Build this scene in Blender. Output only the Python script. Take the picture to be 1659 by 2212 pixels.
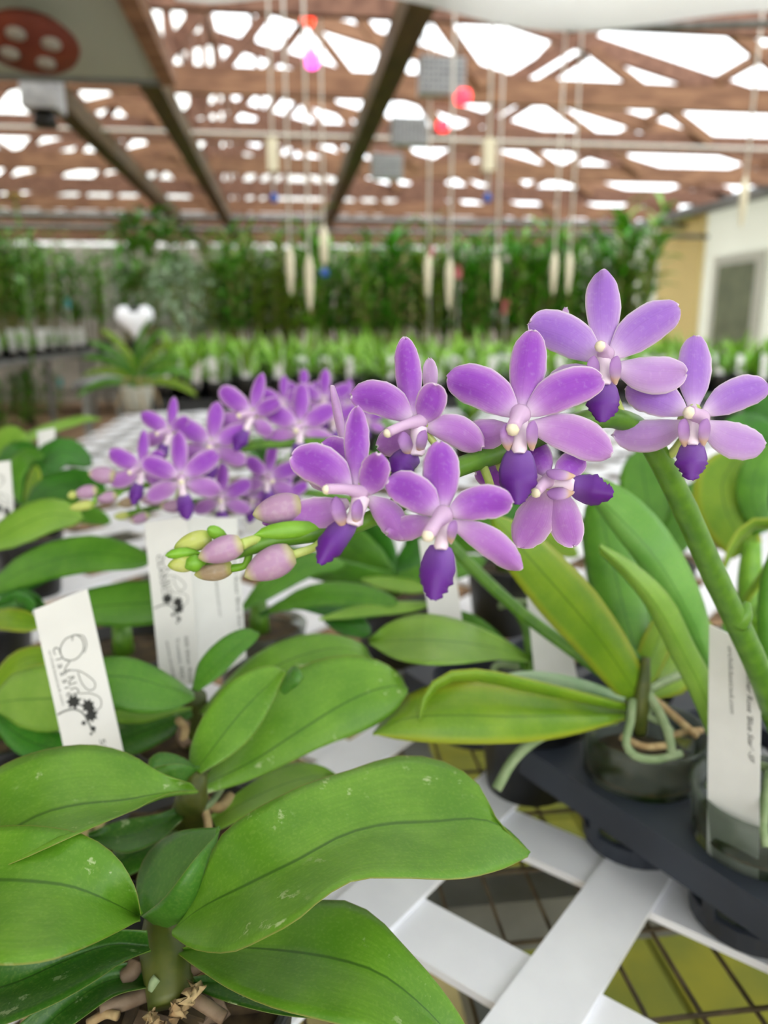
import bpy, math, random
import numpy as np
from mathutils import Vector, Matrix

for o in list(bpy.data.objects):
    bpy.data.objects.remove(o, do_unlink=True)
SC = bpy.context.scene
COL = SC.collection
rnd = random.Random(7)

# ---------------------------------------------------------------- camera
F, CX, CY = 1671.0, 829.5, 1106.0
TH = math.atan((1106 - 705) / F)
PS = math.atan((829.5 - 615) / F * math.cos(TH))
CAM = np.array([0.0, 0.0, 1.15])
fw = np.array([math.sin(PS) * math.cos(TH), math.cos(PS) * math.cos(TH), -math.sin(TH)])
rt = np.array([math.cos(PS), -math.sin(PS), 0.0])
up = np.cross(rt, fw)
cd = bpy.data.cameras.new('camera')
cam = bpy.data.objects.new('camera', cd)
COL.objects.link(cam)
cam.location = CAM
cam.rotation_euler = (math.pi / 2 - TH, 0, -PS)
cd.sensor_fit = 'VERTICAL'
cd.sensor_height = 36.0
cd.lens = 36.0 * F / 2212.0
cd.clip_start = 0.02
cd.clip_end = 100
cd.dof.use_dof = True
cd.dof.focus_distance = 0.213
cd.dof.aperture_fstop = cd.lens / 2.8
SC.camera = cam

# ---------------------------------------------------------------- world and exposure
w = bpy.data.worlds.new('overcast_sky')
SC.world = w
w.use_nodes = True
w.node_tree.nodes['Background'].inputs[0].default_value = (0.93, 0.97, 1.0, 1)
w.node_tree.nodes['Background'].inputs[1].default_value = 1.75
SC.view_settings.view_transform = 'Standard'
SC.view_settings.look = 'None'
SC.view_settings.gamma = 1.0
SC.view_settings.use_curve_mapping = False
SC.view_settings.exposure = 1.3
SC.cycles.max_bounces = 10
SC.cycles.transparent_max_bounces = 12

# ---------------------------------------------------------------- helpers: pixels to points
def ray(x, y):
    x = np.asarray(x, float)[..., None]; y = np.asarray(y, float)[..., None]
    return fw + rt * (x - CX) / F + up * (CY - y) / F
def Pd(x, y, d):
    return CAM + ray(x, y) * np.asarray(d, float)[..., None]
def Pz(x, y, z):
    r = ray(x, y)
    return CAM + r * ((np.asarray(z, float) - CAM[2]) / r[..., 2])[..., None]
def PX(x, y, X):
    r = ray(x, y)
    return CAM + r * ((X - CAM[0]) / r[..., 0])[..., None]
def PY(x, y, Y):
    r = ray(x, y)
    return CAM + r * ((Y - CAM[1]) / r[..., 1])[..., None]

def crom(pts, ts):
    """Catmull-Rom through pts, ts in 0..1 by chord length"""
    p = np.asarray(pts, float)
    if p.ndim == 1: p = p[:, None]
    n = len(p)
    if n == 1: return np.repeat(p, len(ts), 0)
    if n == 2:
        return p[0] + (p[1] - p[0]) * np.asarray(ts)[:, None]
    L = np.linalg.norm(np.diff(p, axis=0), axis=1) + 1e-9
    k = np.concatenate([[0], np.cumsum(L)]); k /= k[-1]
    ext = np.vstack([2 * p[0] - p[1], p, 2 * p[-1] - p[-2]])
    out = []
    for t in ts:
        i = min(max(int(np.searchsorted(k, t, 'right')) - 1, 0), n - 2)
        s = (t - k[i]) / (k[i + 1] - k[i])
        a, b, c, d = ext[i], ext[i + 1], ext[i + 2], ext[i + 3]
        # finite-difference tangents scaled for uneven chords
        li = L[i]; lp = L[i - 1] if i > 0 else li; ln = L[i + 1] if i < n - 2 else li
        m0 = (c - a) * li / (li + lp); m1 = (d - b) * li / (li + ln)
        s2, s3 = s * s, s * s * s
        out.append((2 * s3 - 3 * s2 + 1) * b + (s3 - 2 * s2 + s) * m0 + (-2 * s3 + 3 * s2) * c + (s3 - s2) * m1)
    return np.array(out)
def lin(vals, ts):
    v = np.atleast_1d(np.asarray(vals, float))
    if len(v) == 1: return np.full(len(ts), v[0])
    return np.interp(ts, np.linspace(0, 1, len(v)), v)

# ---------------------------------------------------------------- helpers: objects
WL = {}
def thing(name, label, cat, loc, group=None):
    o = bpy.data.objects.new(name, None)
    COL.objects.link(o)
    o.empty_display_size = 0.02
    o.location = tuple(loc)
    o['label'] = label; o['category'] = cat
    if group: o['group'] = group
    WL[o.name] = np.asarray(loc, float)
    return o
def tag(o, label, cat, group=None):
    o['label'] = label; o['category'] = cat
    if group: o['group'] = group
    return o
def struct(o):
    o['kind'] = 'structure'
    return o
def mesh(name, v, f, mat, uv=None, smooth=True):
    me = bpy.data.meshes.new(name)
    me.from_pydata([tuple(p) for p in np.asarray(v, float).tolist()], [], [tuple(q) for q in f])
    for m in (mat if isinstance(mat, (list, tuple)) else [mat]):
        me.materials.append(m)
    if smooth:
        me.polygons.foreach_set('use_smooth', [True] * len(me.polygons))
    if uv is not None:
        l = me.uv_layers.new(name='UVMap')
        idx = np.zeros(len(me.loops), np.int32); me.loops.foreach_get('vertex_index', idx)
        l.data.foreach_set('uv', np.asarray(uv, np.float32)[idx].ravel())
    return me
def link(name, me, parent=None, origin=None):
    o = bpy.data.objects.new(name, me)
    COL.objects.link(o)
    pw = WL[parent.name] if parent is not None else np.zeros(3)
    og = pw if origin is None else np.asarray(origin, float)
    o.location = tuple(og - pw)
    if parent is not None: o.parent = parent
    WL[o.name] = og
    return o
def obj(name, v, f, mat, parent=None, origin=None, uv=None, smooth=True):
    v = np.asarray(v, float)
    pw = WL[parent.name] if parent is not None else np.zeros(3)
    og = pw if origin is None else np.asarray(origin, float)
    return link(name, mesh(name, v - og, f, mat, uv, smooth), parent, og)
def copy_tree(o, loc, parent=None, rot=0.0, scale=1.0):
    c = o.copy(); COL.objects.link(c)
    c.parent = parent
    if parent is None:
        c.location = tuple(loc); c.rotation_euler = (0, 0, rot); c.scale = (scale,) * 3
        WL[c.name] = np.asarray(loc, float)
    for ch in o.children:
        copy_tree(ch, None, c)
    return c

class MB:
    def __init__(s): s.v = []; s.f = []; s.n = 0; s.mi = []
    def add(s, v, f, m=0):
        v = np.asarray(v, float)
        s.v.append(v); s.f += [tuple(i + s.n for i in q) for q in f]; s.mi += [m] * len(f); s.n += len(v)
        return s
    def obj(s, name, mat, parent=None, origin=None, smooth=False):
        o = obj(name, np.vstack(s.v), s.f, mat, parent, origin, smooth=smooth)
        if any(s.mi): o.data.polygons.foreach_set('material_index', s.mi)
        return o
    def mesh(s, name, mat, smooth=False):
        me = mesh(name, np.vstack(s.v), s.f, mat, None, smooth)
        if any(s.mi): me.polygons.foreach_set('material_index', s.mi)
        return me

BF = [(0, 3, 2, 1), (4, 5, 6, 7), (0, 1, 5, 4), (1, 2, 6, 5), (2, 3, 7, 6), (3, 0, 4, 7)]
def box(lo, hi):
    (a, b, c), (d, e, g) = lo, hi
    return np.array([(a, b, c), (d, b, c), (d, e, c), (a, e, c), (a, b, g), (d, b, g), (d, e, g), (a, e, g)], float), BF
def beam(p, q, wd, ht, upv=(0, 0, 1)):
    p = np.asarray(p, float); q = np.asarray(q, float)
    d = q - p; d /= np.linalg.norm(d)
    s = np.cross(d, upv)
    if np.linalg.norm(s) < 1e-6: s = np.cross(d, (0, 1, 0))
    s /= np.linalg.norm(s); u = np.cross(s, d)
    s = s * wd / 2; u = u * ht / 2
    return np.array([p - s - u, p + s - u, p + s + u, p - s + u, q - s - u, q + s - u, q + s + u, q - s + u]), \
        [(0, 1, 2, 3), (7, 6, 5, 4), (0, 4, 5, 1), (1, 5, 6, 2), (2, 6, 7, 3), (3, 7, 4, 0)]
def tube(pts, rad, seg=8, n=None):
    pts = np.asarray(pts, float)
    if n: 
        ts = np.linspace(0, 1, n); rad = lin(rad, ts); pts = crom(pts, ts)
    else:
        rad = lin(rad, np.linspace(0, 1, len(pts)))
    t = np.gradient(pts, axis=0); t /= np.linalg.norm(t, axis=1)[:, None] + 1e-12
    ref = np.array([0.3, 0.2, 0.93]); 
    if abs(t[0] @ ref) > 0.9: ref = np.array([1.0, 0.1, 0])
    nrm = np.cross(t[0], ref); nrm /= np.linalg.norm(nrm)
    v = []; a = np.linspace(0, 2 * math.pi, seg, endpoint=False)
    for i in range(len(pts)):
        nrm = nrm - t[i] * (nrm @ t[i]); nrm /= np.linalg.norm(nrm)
        b = np.cross(t[i], nrm)
        v.append(pts[i] + rad[i] * (np.cos(a)[:, None] * nrm + np.sin(a)[:, None] * b))
    v = np.vstack(v); f = []
    for i in range(len(pts) - 1):
        for j in range(seg):
            k = (j + 1) % seg
            f.append((i * seg + j, i * seg + k, (i + 1) * seg + k, (i + 1) * seg + j))
    f.append(tuple(range(seg))[::-1]); f.append(tuple((len(pts) - 1) * seg + j for j in range(seg)))
    return v, f
def lathe(prof, seg=28, c=(0, 0, 0)):
    a = np.linspace(0, 2 * math.pi, seg, endpoint=False); v = []; f = []
    for r, z in prof:
        v += [(c[0] + r * math.cos(t), c[1] + r * math.sin(t), c[2] + z) for t in a]
    for i in range(len(prof) - 1):
        for j in range(seg):
            k = (j + 1) % seg
            f.append((i * seg + j, i * seg + k, (i + 1) * seg + k, (i + 1) * seg + j))
    return np.array(v), f

def surf(g, th, taper=True):
    """closed thin solid from a grid of points g[nt,ns,3]"""
    nt, ns, _ = g.shape
    a = np.gradient(g, axis=0); b = np.gradient(g, axis=1)
    n = np.cross(a, b); n /= np.linalg.norm(n, axis=2)[..., None] + 1e-12
    s = np.linspace(-1, 1, ns)
    tp = (1 - 0.85 * np.abs(s) ** 3) if taper else np.ones(ns)
    lo = g - n * th * tp[None, :, None]
    v = np.concatenate([g.reshape(-1, 3), lo.reshape(-1, 3)])
    N = nt * ns; f = []
    for i in range(nt - 1):
        for j in range(ns - 1):
            q = (i * ns + j, i * ns + j + 1, (i + 1) * ns + j + 1, (i + 1) * ns + j)
            f.append(q); f.append(tuple(x + N for x in q[::-1]))
    for i in range(nt - 1):
        f.append((i * ns, (i + 1) * ns, N + (i + 1) * ns, N + i * ns))
        f.append((i * ns + ns - 1, N + i * ns + ns - 1, N + (i + 1) * ns + ns - 1, (i + 1) * ns + ns - 1))
    for j in range(ns - 1):
        f.append((j, N + j, N + j + 1, j + 1))
        k = (nt - 1) * ns
        f.append((k + j, k + j + 1, N + k + j + 1, N + k + j))
    uu, vv = np.meshgrid(np.linspace(0, 1, ns), np.linspace(0, 1, nt))
    uv = np.stack([uu, vv], -1).reshape(-1, 2)
    return v, f, np.vstack([uv, uv])
def cos_t(n): return (1 - np.cos(np.linspace(0, math.pi, n))) / 2
def cross_loft(A, M, B, ns, e):
    s = np.linspace(-1, 1, ns)[None, :, None]
    A, M, B = A[:, None], M[:, None], B[:, None]
    return M + s * (B - A) / 2 + np.abs(s) ** e * ((A + B) / 2 - M)
def loft(name, A, M, B, parent, mat, d=None, z=None, oa=0.0, ob=0.0, th=0.0012, e=1.6, nt=22, ns=11):
    """leaf from the outline pixels A and B and midrib pixels M; d view depths, z heights, oa/ob edge offsets of those"""
    ts = cos_t(nt)
    a, m, b = crom(A, ts), crom(M, ts), crom(B, ts)
    if z is not None:
        zz = lin(z, ts)
        ga, gm, gb = Pz(a[:, 0], a[:, 1], zz + lin(oa, ts)), Pz(m[:, 0], m[:, 1], zz), Pz(b[:, 0], b[:, 1], zz + lin(ob, ts))
    else:
        dd = lin(d, ts)
        ga, gm, gb = Pd(a[:, 0], a[:, 1], dd + lin(oa, ts)), Pd(m[:, 0], m[:, 1], dd), Pd(b[:, 0], b[:, 1], dd + lin(ob, ts))
    v, f, uv = surf(cross_loft(ga, gm, gb, ns, e), th)
    return obj(name, v, f, mat, parent, uv=uv)
PHAL = [(0, .16), (.08, .35), (.25, .8), (.5, 1), (.72, .93), (.88, .66), (.96, .38), (1, .02)]
STRAP = [(0, .55), (.2, .8), (.5, 1), (.75, .85), (.9, .55), (1, .03)]
PETAL = [(0, .24), (.1, .42), (.3, .82), (.52, 1), (.74, .93), (.88, .70), (.95, .48), (.985, .28), (1, .1)]
OVAL = [(0, .22), (.1, .5), (.3, .9), (.52, 1), (.74, .95), (.88, .74), (.95, .52), (.985, .32), (1, .12)]
LIP = [(0, .6), (.12, .8), (.35, .97), (.58, 1), (.68, .84), (.82, .64), (.93, .42), (1, .1)]
def prof(P, ts):
    x = [p[0] for p in P]; y = [p[1] for p in P]
    return np.interp(ts, x, y)
def smoothprof(P, ts):
    q = np.linspace(0, 1, 200); y = prof(P, q)
    k = np.hanning(19); k /= k.sum()
    ys = np.convolve(np.pad(y, 9, mode='edge'), k, 'valid')
    wgt = np.clip(np.minimum(q, 1 - q) / .07, 0, 1)
    return np.interp(ts, q, ys * wgt + y * (1 - wgt))
def sgrid(M, hw, shape, d=None, z=None, oa=0.0, ob=0.0, nt=16, ns=9, e=1.6, jag=0.0, asym=0.0, seed=0):
    ts = cos_t(nt); m = crom(M, ts)
    t = np.gradient(m, axis=0); t /= np.linalg.norm(t, axis=1)[:, None] + 1e-9
    n = np.stack([t[:, 1], -t[:, 0]], 1)
    p = smoothprof(shape, ts); pw = p * hw
    ja = jb = 0
    if jag:
        r = np.random.RandomState(seed); ramp = np.clip((ts - .3) / .3, 0, 1) * np.clip((1.0 - ts) / .06, 0, 1)
        ja = jag * hw * ramp * r.uniform(-1, 1, nt); jb = jag * hw * ramp * r.uniform(-1, 1, nt)
    a = m + n * (pw * (1 + asym) + ja)[:, None]; b = m - n * (pw * (1 - asym) + jb)[:, None]
    if z is not None:
        zz = lin(z, ts)
        G = [Pz(a[:, 0], a[:, 1], zz + oa * p), Pz(m[:, 0], m[:, 1], zz), Pz(b[:, 0], b[:, 1], zz + ob * p)]
    else:
        dd = lin(d, ts)
        G = [Pd(a[:, 0], a[:, 1], dd + oa * p), Pd(m[:, 0], m[:, 1], dd), Pd(b[:, 0], b[:, 1], dd + ob * p)]
    return cross_loft(*G, ns, e)
def sleaf(name, M, hw, parent, mat, shape=PHAL, th=0.001, **k):
    v, f, uv = surf(sgrid(M, hw, shape, **k), th)
    return obj(name, v, f, mat, parent, uv=uv)
def leaf3(base, az, el, length, width, droop, fold=0.25, nt=9, ns=5, shape=PHAL, roll=0.0, th=0.001):
    """a leaf in metres: starts at base towards azimuth az, elevation el, bending down by droop (radians)"""
    ts = np.linspace(0, 1, nt); base = np.asarray(base, float)
    ang = el - droop * ts
    dx = np.cos(ang); dz = np.sin(ang)
    hx = np.concatenate([[0], np.cumsum((dx[1:] + dx[:-1]) / 2)]) * length / (nt - 1)
    hz = np.concatenate([[0], np.cumsum((dz[1:] + dz[:-1]) / 2)]) * length / (nt - 1)
    h = np.array([math.cos(az), math.sin(az), 0]); s = np.array([-math.sin(az), math.cos(az), 0])
    m = base + hx[:, None] * h + hz[:, None] * np.array([0, 0, 1.0])
    nrm = -np.sin(ang)[:, None] * h + np.cos(ang)[:, None] * np.array([0, 0, 1.0])
    sd = math.cos(roll) * s + math.sin(roll) * nrm
    pw = (prof(shape, ts) * width / 2)[:, None]
    return surf(cross_loft(m + sd * pw + nrm * pw * fold, m, m - sd * pw + nrm * pw * fold, ns, 1.4), th)

# ---------------------------------------------------------------- materials
def lin_c(c):
    return tuple(((x / 255) / 12.92 if x / 255 <= .04045 else ((x / 255 + .055) / 1.055) ** 2.4) for x in c) + (1,)
class NT:
    def __init__(s, name):
        s.m = bpy.data.materials.new(name); s.m.use_nodes = True
        s.t = s.m.node_tree; s.b = s.t.nodes['Principled BSDF']; s.out = s.t.nodes['Material Output']
    def n(s, typ, **kw):
        nd = s.t.nodes.new(typ)
        for k, v in kw.items():
            if k.startswith('i_'): nd.inputs[int(k[2:]) if k[2:].isdigit() else k[2:].replace('_', ' ')].default_value = v
            else: setattr(nd, k, v)
        return nd
    def l(s, a, b): s.t.links.new(a, b)
    def math(s, op, a, b=None, c=None, clamp=False):
        nd = s.n('ShaderNodeMath', operation=op, use_clamp=clamp)
        for i, x in enumerate((a, b, c)):
            if x is None: continue
            if isinstance(x, (int, float)): nd.inputs[i].default_value = x
            else: s.l(x, nd.inputs[i])
        return nd.outputs[0]
    def ramp(s, x, a, b):
        nd = s.n('ShaderNodeMapRange', interpolation_type='SMOOTHSTEP')
        s.l(x, nd.inputs[0]); nd.inputs[1].default_value = a; nd.inputs[2].default_value = b
        return nd.outputs[0]
    def mix(s, fac, a, b):
        nd = s.n('ShaderNodeMix', data_type='RGBA')
        for i, x in ((0, fac), (6, a), (7, b)):
            if isinstance(x, (int, float)): nd.inputs[i].default_value = x
            elif isinstance(x, tuple): nd.inputs[i].default_value = x
            else: s.l(x, nd.inputs[i])
        return nd.outputs[2]
    def noise(s, scale, vec=None, detail=3.0, rough=.5):
        nd = s.n('ShaderNodeTexNoise'); nd.inputs['Scale'].default_value = scale
        nd.inputs['Detail'].default_value = detail; nd.inputs['Roughness'].default_value = rough
        if vec is None: vec = s.n('ShaderNodeTexCoord').outputs['Object']
        s.l(vec, nd.inputs['Vector'])
        return nd.outputs['Fac']
    def mapped(s, scale, src='UV'):
        mp = s.n('ShaderNodeMapping'); mp.inputs['Scale'].default_value = scale
        s.l(s.n('ShaderNodeTexCoord').outputs[src], mp.inputs[0])
        return mp.outputs[0]
    def bump(s, h, strength, dist=.001):
        b = s.n('ShaderNodeBump'); b.inputs['Strength'].default_value = strength; b.inputs['Distance'].default_value = dist
        s.l(h, b.inputs['Height']); s.l(b.outputs[0], s.b.inputs['Normal'])
    def trans(s, col, fac):
        tr = s.n('ShaderNodeBsdfTranslucent'); mx = s.n('ShaderNodeMixShader'); mx.inputs[0].default_value = fac
        if isinstance(col, tuple): tr.inputs[0].default_value = col
        else: s.l(col, tr.inputs[0])
        s.l(s.b.outputs[0], mx.inputs[1]); s.l(tr.outputs[0], mx.inputs[2]); s.l(mx.outputs[0], s.out.inputs[0])
def plain(name, c, rough=.5, c2=None, scale=20, metal=0.0, spec=.5, stretch=None, bump=0.0):
    t = NT(name); t.b.inputs['Roughness'].default_value = rough; t.b.inputs['Metallic'].default_value = metal
    t.b.inputs['Specular IOR Level'].default_value = spec
    if c2:
        vec = t.mapped(stretch, 'Object') if stretch else None
        nz = t.noise(scale, vec, 4)
        t.l(t.mix(t.ramp(nz, .3, .7), lin_c(c), lin_c(c2)), t.b.inputs['Base Color'])
        if bump: t.bump(nz, bump, .002)
    else:
        t.b.inputs['Base Color'].default_value = lin_c(c)
    return t.m
def leaf_mat(name, c, c2, rib, edge=None, rough=.38, tr=.16, specks=0.0, yellow=None):
    t = NT(name); t.b.inputs['Roughness'].default_value = rough; t.b.inputs['Specular IOR Level'].default_value = .45
    uv = t.n('ShaderNodeUVMap').outputs[0]; sx = t.n('ShaderNodeSeparateXYZ'); t.l(uv, sx.inputs[0])
    u, v = sx.outputs[0], sx.outputs[1]
    e = t.math('ABSOLUTE', t.math('SUBTRACT', u, .5))
    col = t.mix(t.ramp(t.noise(45), .3, .72), lin_c(c), lin_c(c2))
    stripe = t.noise(1.0, t.mapped((46, 2.2, 1)), 3)
    col = t.mix(t.math('MULTIPLY', t.ramp(stripe, .35, .7), .38), col, lin_c(c2))
    fine = t.noise(900, None, 2)
    col = t.mix(t.math('MULTIPLY', t.ramp(fine, .45, .75), .09), col, lin_c((190, 215, 110)))
    if yellow: col = t.mix(t.math('MULTIPLY', t.ramp(e, .3, .5), .8), col, lin_c(yellow))
    col = t.mix(t.math('MULTIPLY', t.ramp(e, .022, .004), .85), col, lin_c(rib))
    if edge: col = t.mix(t.math('MULTIPLY', t.ramp(e, .488, .499), .55), col, lin_c(edge))
    if specks:
        sp = t.noise(150, None, 4, .65); big = t.noise(38, None, 2)
        k = t.math('MULTIPLY', t.ramp(sp, .60, .67), t.ramp(big, .5, .62))
        col = t.mix(t.math('MULTIPLY', k, specks), col, lin_c((214, 226, 178)))
    t.l(col, t.b.inputs['Base Color'])
    t.bump(t.math('ADD', t.math('MULTIPLY', stripe, .5), t.math('MULTIPLY', fine, .35)), .12, .0008)
    t.trans(col, tr)
    return t.m
def petal_mat(name, mid, pale, margin=(246, 232, 247), tr=.3, basew=.36):
    t = NT(name); t.b.inputs['Roughness'].default_value = .55; t.b.inputs['Specular IOR Level'].default_value = .3
    uv = t.n('ShaderNodeUVMap').outputs[0]; sx = t.n('ShaderNodeSeparateXYZ'); t.l(uv, sx.inputs[0])
    u, v = sx.outputs[0], sx.outputs[1]
    e = t.math('ABSOLUTE', t.math('SUBTRACT', u, .5))
    vein = t.noise(1.0, t.mapped((30, 1.6, 1)), 2)
    nz = t.noise(800, None, 2)
    body = t.math('MULTIPLY', t.ramp(e, .5, .16), t.math('MULTIPLY', t.ramp(v, .12, .55), t.ramp(v, 1.04, .70)), clamp=True)
    col = t.mix(body, lin_c(pale), lin_c(mid))
    col = t.mix(t.math('MULTIPLY', t.ramp(vein, .5, .68), .22), col, lin_c(tuple(int(x * .84) for x in mid)))
    col = t.mix(t.math('MULTIPLY', t.ramp(nz, .5, .8), .1), col, lin_c(margin))  # fine pale specks paint sparkle into the petal colour
    wh = t.math('MAXIMUM', t.ramp(e, .425, .497), t.ramp(v, .91, .99))  # white rim: fine hairs, plus light through the thin edge painted in
    wh = t.math('MAXIMUM', wh, t.math('MULTIPLY', t.ramp(v, basew, .04), .95))
    col = t.mix(t.math('MULTIPLY', wh, .95), col, lin_c(margin))
    t.l(col, t.b.inputs['Base Color']); t.bump(t.math('ADD', vein, t.math('MULTIPLY', nz, .6)), .12, .0006); t.trans(col, tr)
    return t.m
M = {}
M['leaf_front'] = leaf_mat('leaf_front', (112, 162, 44), (86, 138, 28), (56, 100, 20), (150, 132, 72), specks=.55)
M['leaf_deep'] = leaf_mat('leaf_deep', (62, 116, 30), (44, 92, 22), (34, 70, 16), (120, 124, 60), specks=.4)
M['leaf_pale'] = leaf_mat('leaf_pale', (140, 182, 70), (118, 164, 52), (84, 126, 36), None, tr=.22)
M['leaf_mid'] = leaf_mat('leaf_mid', (92, 150, 40), (68, 126, 26), (52, 102, 22), None)
M['leaf_fresh'] = leaf_mat('leaf_fresh', (124, 180, 84), (100, 160, 62), (78, 134, 46), None, tr=.2)
M['leaf_dark'] = leaf_mat('leaf_dark', (52, 124, 22), (34, 98, 16), (20, 56, 12), None, tr=.12)
M['leaf_lime'] = leaf_mat('leaf_lime', (132, 168, 36), (106, 150, 28), (84, 124, 22), None, tr=.25, yellow=(178, 186, 52))
M['leaf_young'] = leaf_mat('leaf_young', (84, 140, 44), (62, 118, 34), (52, 100, 26), (132, 136, 70))
M['cane_leaf'] = leaf_mat('cane_leaf', (94, 176, 30), (62, 142, 22), (54, 120, 20), None, tr=.3)
M['cane_leaf_b'] = leaf_mat('cane_leaf_b', (134, 194, 44), (98, 164, 30), (80, 136, 26), None, tr=.3)
M['cane_leaf_c'] = leaf_mat('cane_leaf_c', (150, 182, 54), (112, 152, 38), (90, 126, 30), None, tr=.3)
M['seed_leaf'] = leaf_mat('seed_leaf', (158, 206, 74), (132, 188, 54), (100, 150, 40), None, tr=.3)
M['leaf_silver'] = leaf_mat('leaf_silver', (184, 204, 172), (140, 172, 132), (104, 136, 100), None)
M['p_violet'] = petal_mat('petal_violet', (162, 80, 204), (204, 148, 222))
M['p_sepal'] = petal_mat('sepal_mauve', (186, 122, 210), (214, 172, 224))
M['p_blue'] = petal_mat('petal_bluish', (170, 118, 216), (204, 166, 228))
M['p_bluesep'] = petal_mat('sepal_bluish', (194, 150, 218), (216, 186, 230))
M['p_back'] = petal_mat('petal_back', (206, 164, 218), (226, 198, 232))
def lip_mat():
    t = NT('lip_purple'); t.b.inputs['Roughness'].default_value = .5
    uv = t.n('ShaderNodeUVMap').outputs[0]; sx = t.n('ShaderNodeSeparateXYZ'); t.l(uv, sx.inputs[0])
    nz = t.noise(160, None, 3)
    col = t.mix(t.ramp(sx.outputs[1], .0, .6), lin_c((146, 106, 192)), lin_c((96, 20, 142)))
    col = t.mix(t.math('MULTIPLY', t.ramp(nz, .5, .8), .25), col, lin_c((126, 60, 176)))
    t.l(col, t.b.inputs['Base Color']); t.bump(nz, .25, .0008); t.trans(col, .15)
    return t.m
M['lip'] = lip_mat()
def column_mat():
    t = NT('column_white'); t.b.inputs['Roughness'].default_value = .45
    t.b.inputs['Base Color'].default_value = lin_c((228, 196, 232)); t.trans(lin_c((236, 210, 236)), .25)
    return t.m
M['column'] = column_mat()
M['anther'] = plain('anther_cream', (240, 232, 216), .45, (234, 224, 194), 300)
def side_mat():
    t = NT('side_lobe'); t.b.inputs['Roughness'].default_value = .5
    uv = t.n('ShaderNodeUVMap').outputs[0]; sx = t.n('ShaderNodeSeparateXYZ'); t.l(uv, sx.inputs[0])
    col = t.mix(t.ramp(sx.outputs[1], .15, .6), lin_c((230, 208, 222)), lin_c((170, 122, 190)))
    col = t.mix(t.math('MULTIPLY', t.ramp(t.math('ABSOLUTE', t.math('SUBTRACT', sx.outputs[1], .22)), .2, .03), .6), col, lin_c((224, 184, 92)))
    t.l(col, t.b.inputs['Base Color']); t.trans(col, .2)
    return t.m
M['side'] = side_mat()
M['callus'] = plain('callus_white', (238, 222, 234), .5, (226, 204, 226), 200)
def bud_mat(name, a, b):
    t = NT(name); t.b.inputs['Roughness'].default_value = .42
    uv = t.n('ShaderNodeUVMap').outputs[0]; sx = t.n('ShaderNodeSeparateXYZ'); t.l(uv, sx.inputs[0])
    v = sx.outputs[1]
    col = t.mix(t.math('MAXIMUM', t.ramp(v, .22, .0), t.ramp(v, .72, 1.0)), lin_c(a), lin_c(b))
    col = t.mix(t.math('MULTIPLY', t.ramp(t.noise(500), .45, .7), .15), col, lin_c((230, 220, 220)))
    t.l(col, t.b.inputs['Base Color']); t.trans(col, .15)
    return t.m
M['bud_pink'] = bud_mat('bud_pink', (186, 146, 184), (208, 208, 140))
M['bud_green'] = bud_mat('bud_green', (196, 206, 108), (160, 188, 62))
M['bud_brown'] = bud_mat('bud_brown', (172, 150, 122), (186, 196, 90))
M['stem'] = plain('stem_green', (92, 138, 34), .4, (70, 116, 24), 160)
M['stem_bright'] = plain('stem_bright', (122, 176, 44), .42, (102, 156, 34), 160)
M['stem_olive'] = plain('stem_olive', (58, 72, 16), .5, (80, 86, 26), 120)
M['pedicel'] = plain('pedicel', (196, 208, 128), .45, (170, 194, 92), 200)
M['root'] = plain('aerial_root', (140, 156, 118), .65, (116, 138, 94), 140)
M['root_dry'] = plain('dry_root', (186, 164, 120), .85, (150, 122, 84), 180, bump=.4)
M['root_grey'] = plain('grey_root', (132, 112, 92), .7, (106, 86, 66), 140, bump=.3)
M['bark'] = plain('bark', (104, 76, 48), .9, (62, 42, 26), 90, bump=.5)
M['medium'] = plain('potting_bark', (44, 34, 20), .95, (78, 62, 36), 120, bump=.6)
M['white_pvc'] = plain('white_pvc', (238, 239, 245), .42, (230, 231, 238), 30)
M['wire'] = plain('mesh_wire', (70, 62, 48), .6, (104, 92, 72), 60)
M['steel'] = plain('galvanised_steel', (132, 134, 132), .5, (100, 102, 98), 26, metal=.55)
M['grey_paint'] = plain('grey_paint', (120, 124, 122), .6, (98, 102, 100), 20)
M['tray'] = plain('tray_black', (46, 52, 64), .48, (38, 42, 52), 14)
M['tray_far'] = plain('tray_far', (30, 32, 36), .55)
M['black'] = plain('black_plastic', (14, 15, 17), .45)
def clear_pot():
    t = NT('clear_pot'); t.b.inputs['Roughness'].default_value = .3
    nz = t.noise(70, None, 4); 
    sz = t.n('ShaderNodeSeparateXYZ'); t.l(t.n('ShaderNodeTexCoord').outputs['Object'], sz.inputs[0])
    alg = t.ramp(t.noise(48, None, 3), .47, .6)
    col = t.mix(t.ramp(nz, .3, .7), lin_c((112, 120, 112)), lin_c((78, 86, 78)))
    col = t.mix(alg, col, lin_c((38, 56, 26)))
    t.l(col, t.b.inputs['Base Color'])
    tr = t.n('ShaderNodeBsdfTransparent'); tr.inputs[0].default_value = (.92, .95, .92, 1)
    mx = t.n('ShaderNodeMixShader'); mx.inputs[0].default_value = .60
    t.l(t.b.outputs[0], mx.inputs[1]); t.l(tr.outputs[0], mx.inputs[2]); t.l(mx.outputs[0], t.out.inputs[0])
    return t.m
M['clear_pot'] = clear_pot()
M['tag'] = plain('label_plastic', (222, 222, 220), .5, (214, 214, 212), 40)
M['ink'] = plain('label_ink', (40, 42, 40), .7)
M['ink_soft'] = plain('label_ink_grey', (112, 114, 110), .7)
M['ink_mid'] = plain('label_ink_dim', (76, 78, 76), .7)
M['wood'] = plain('truss_timber', (154, 114, 84), .8, (116, 80, 58), 5, stretch=(1, 5, 5), bump=.2)
M['wood_red'] = plain('red_timber', (136, 98, 78), .8, (106, 72, 56), 5, stretch=(4, 1, 4))
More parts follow.
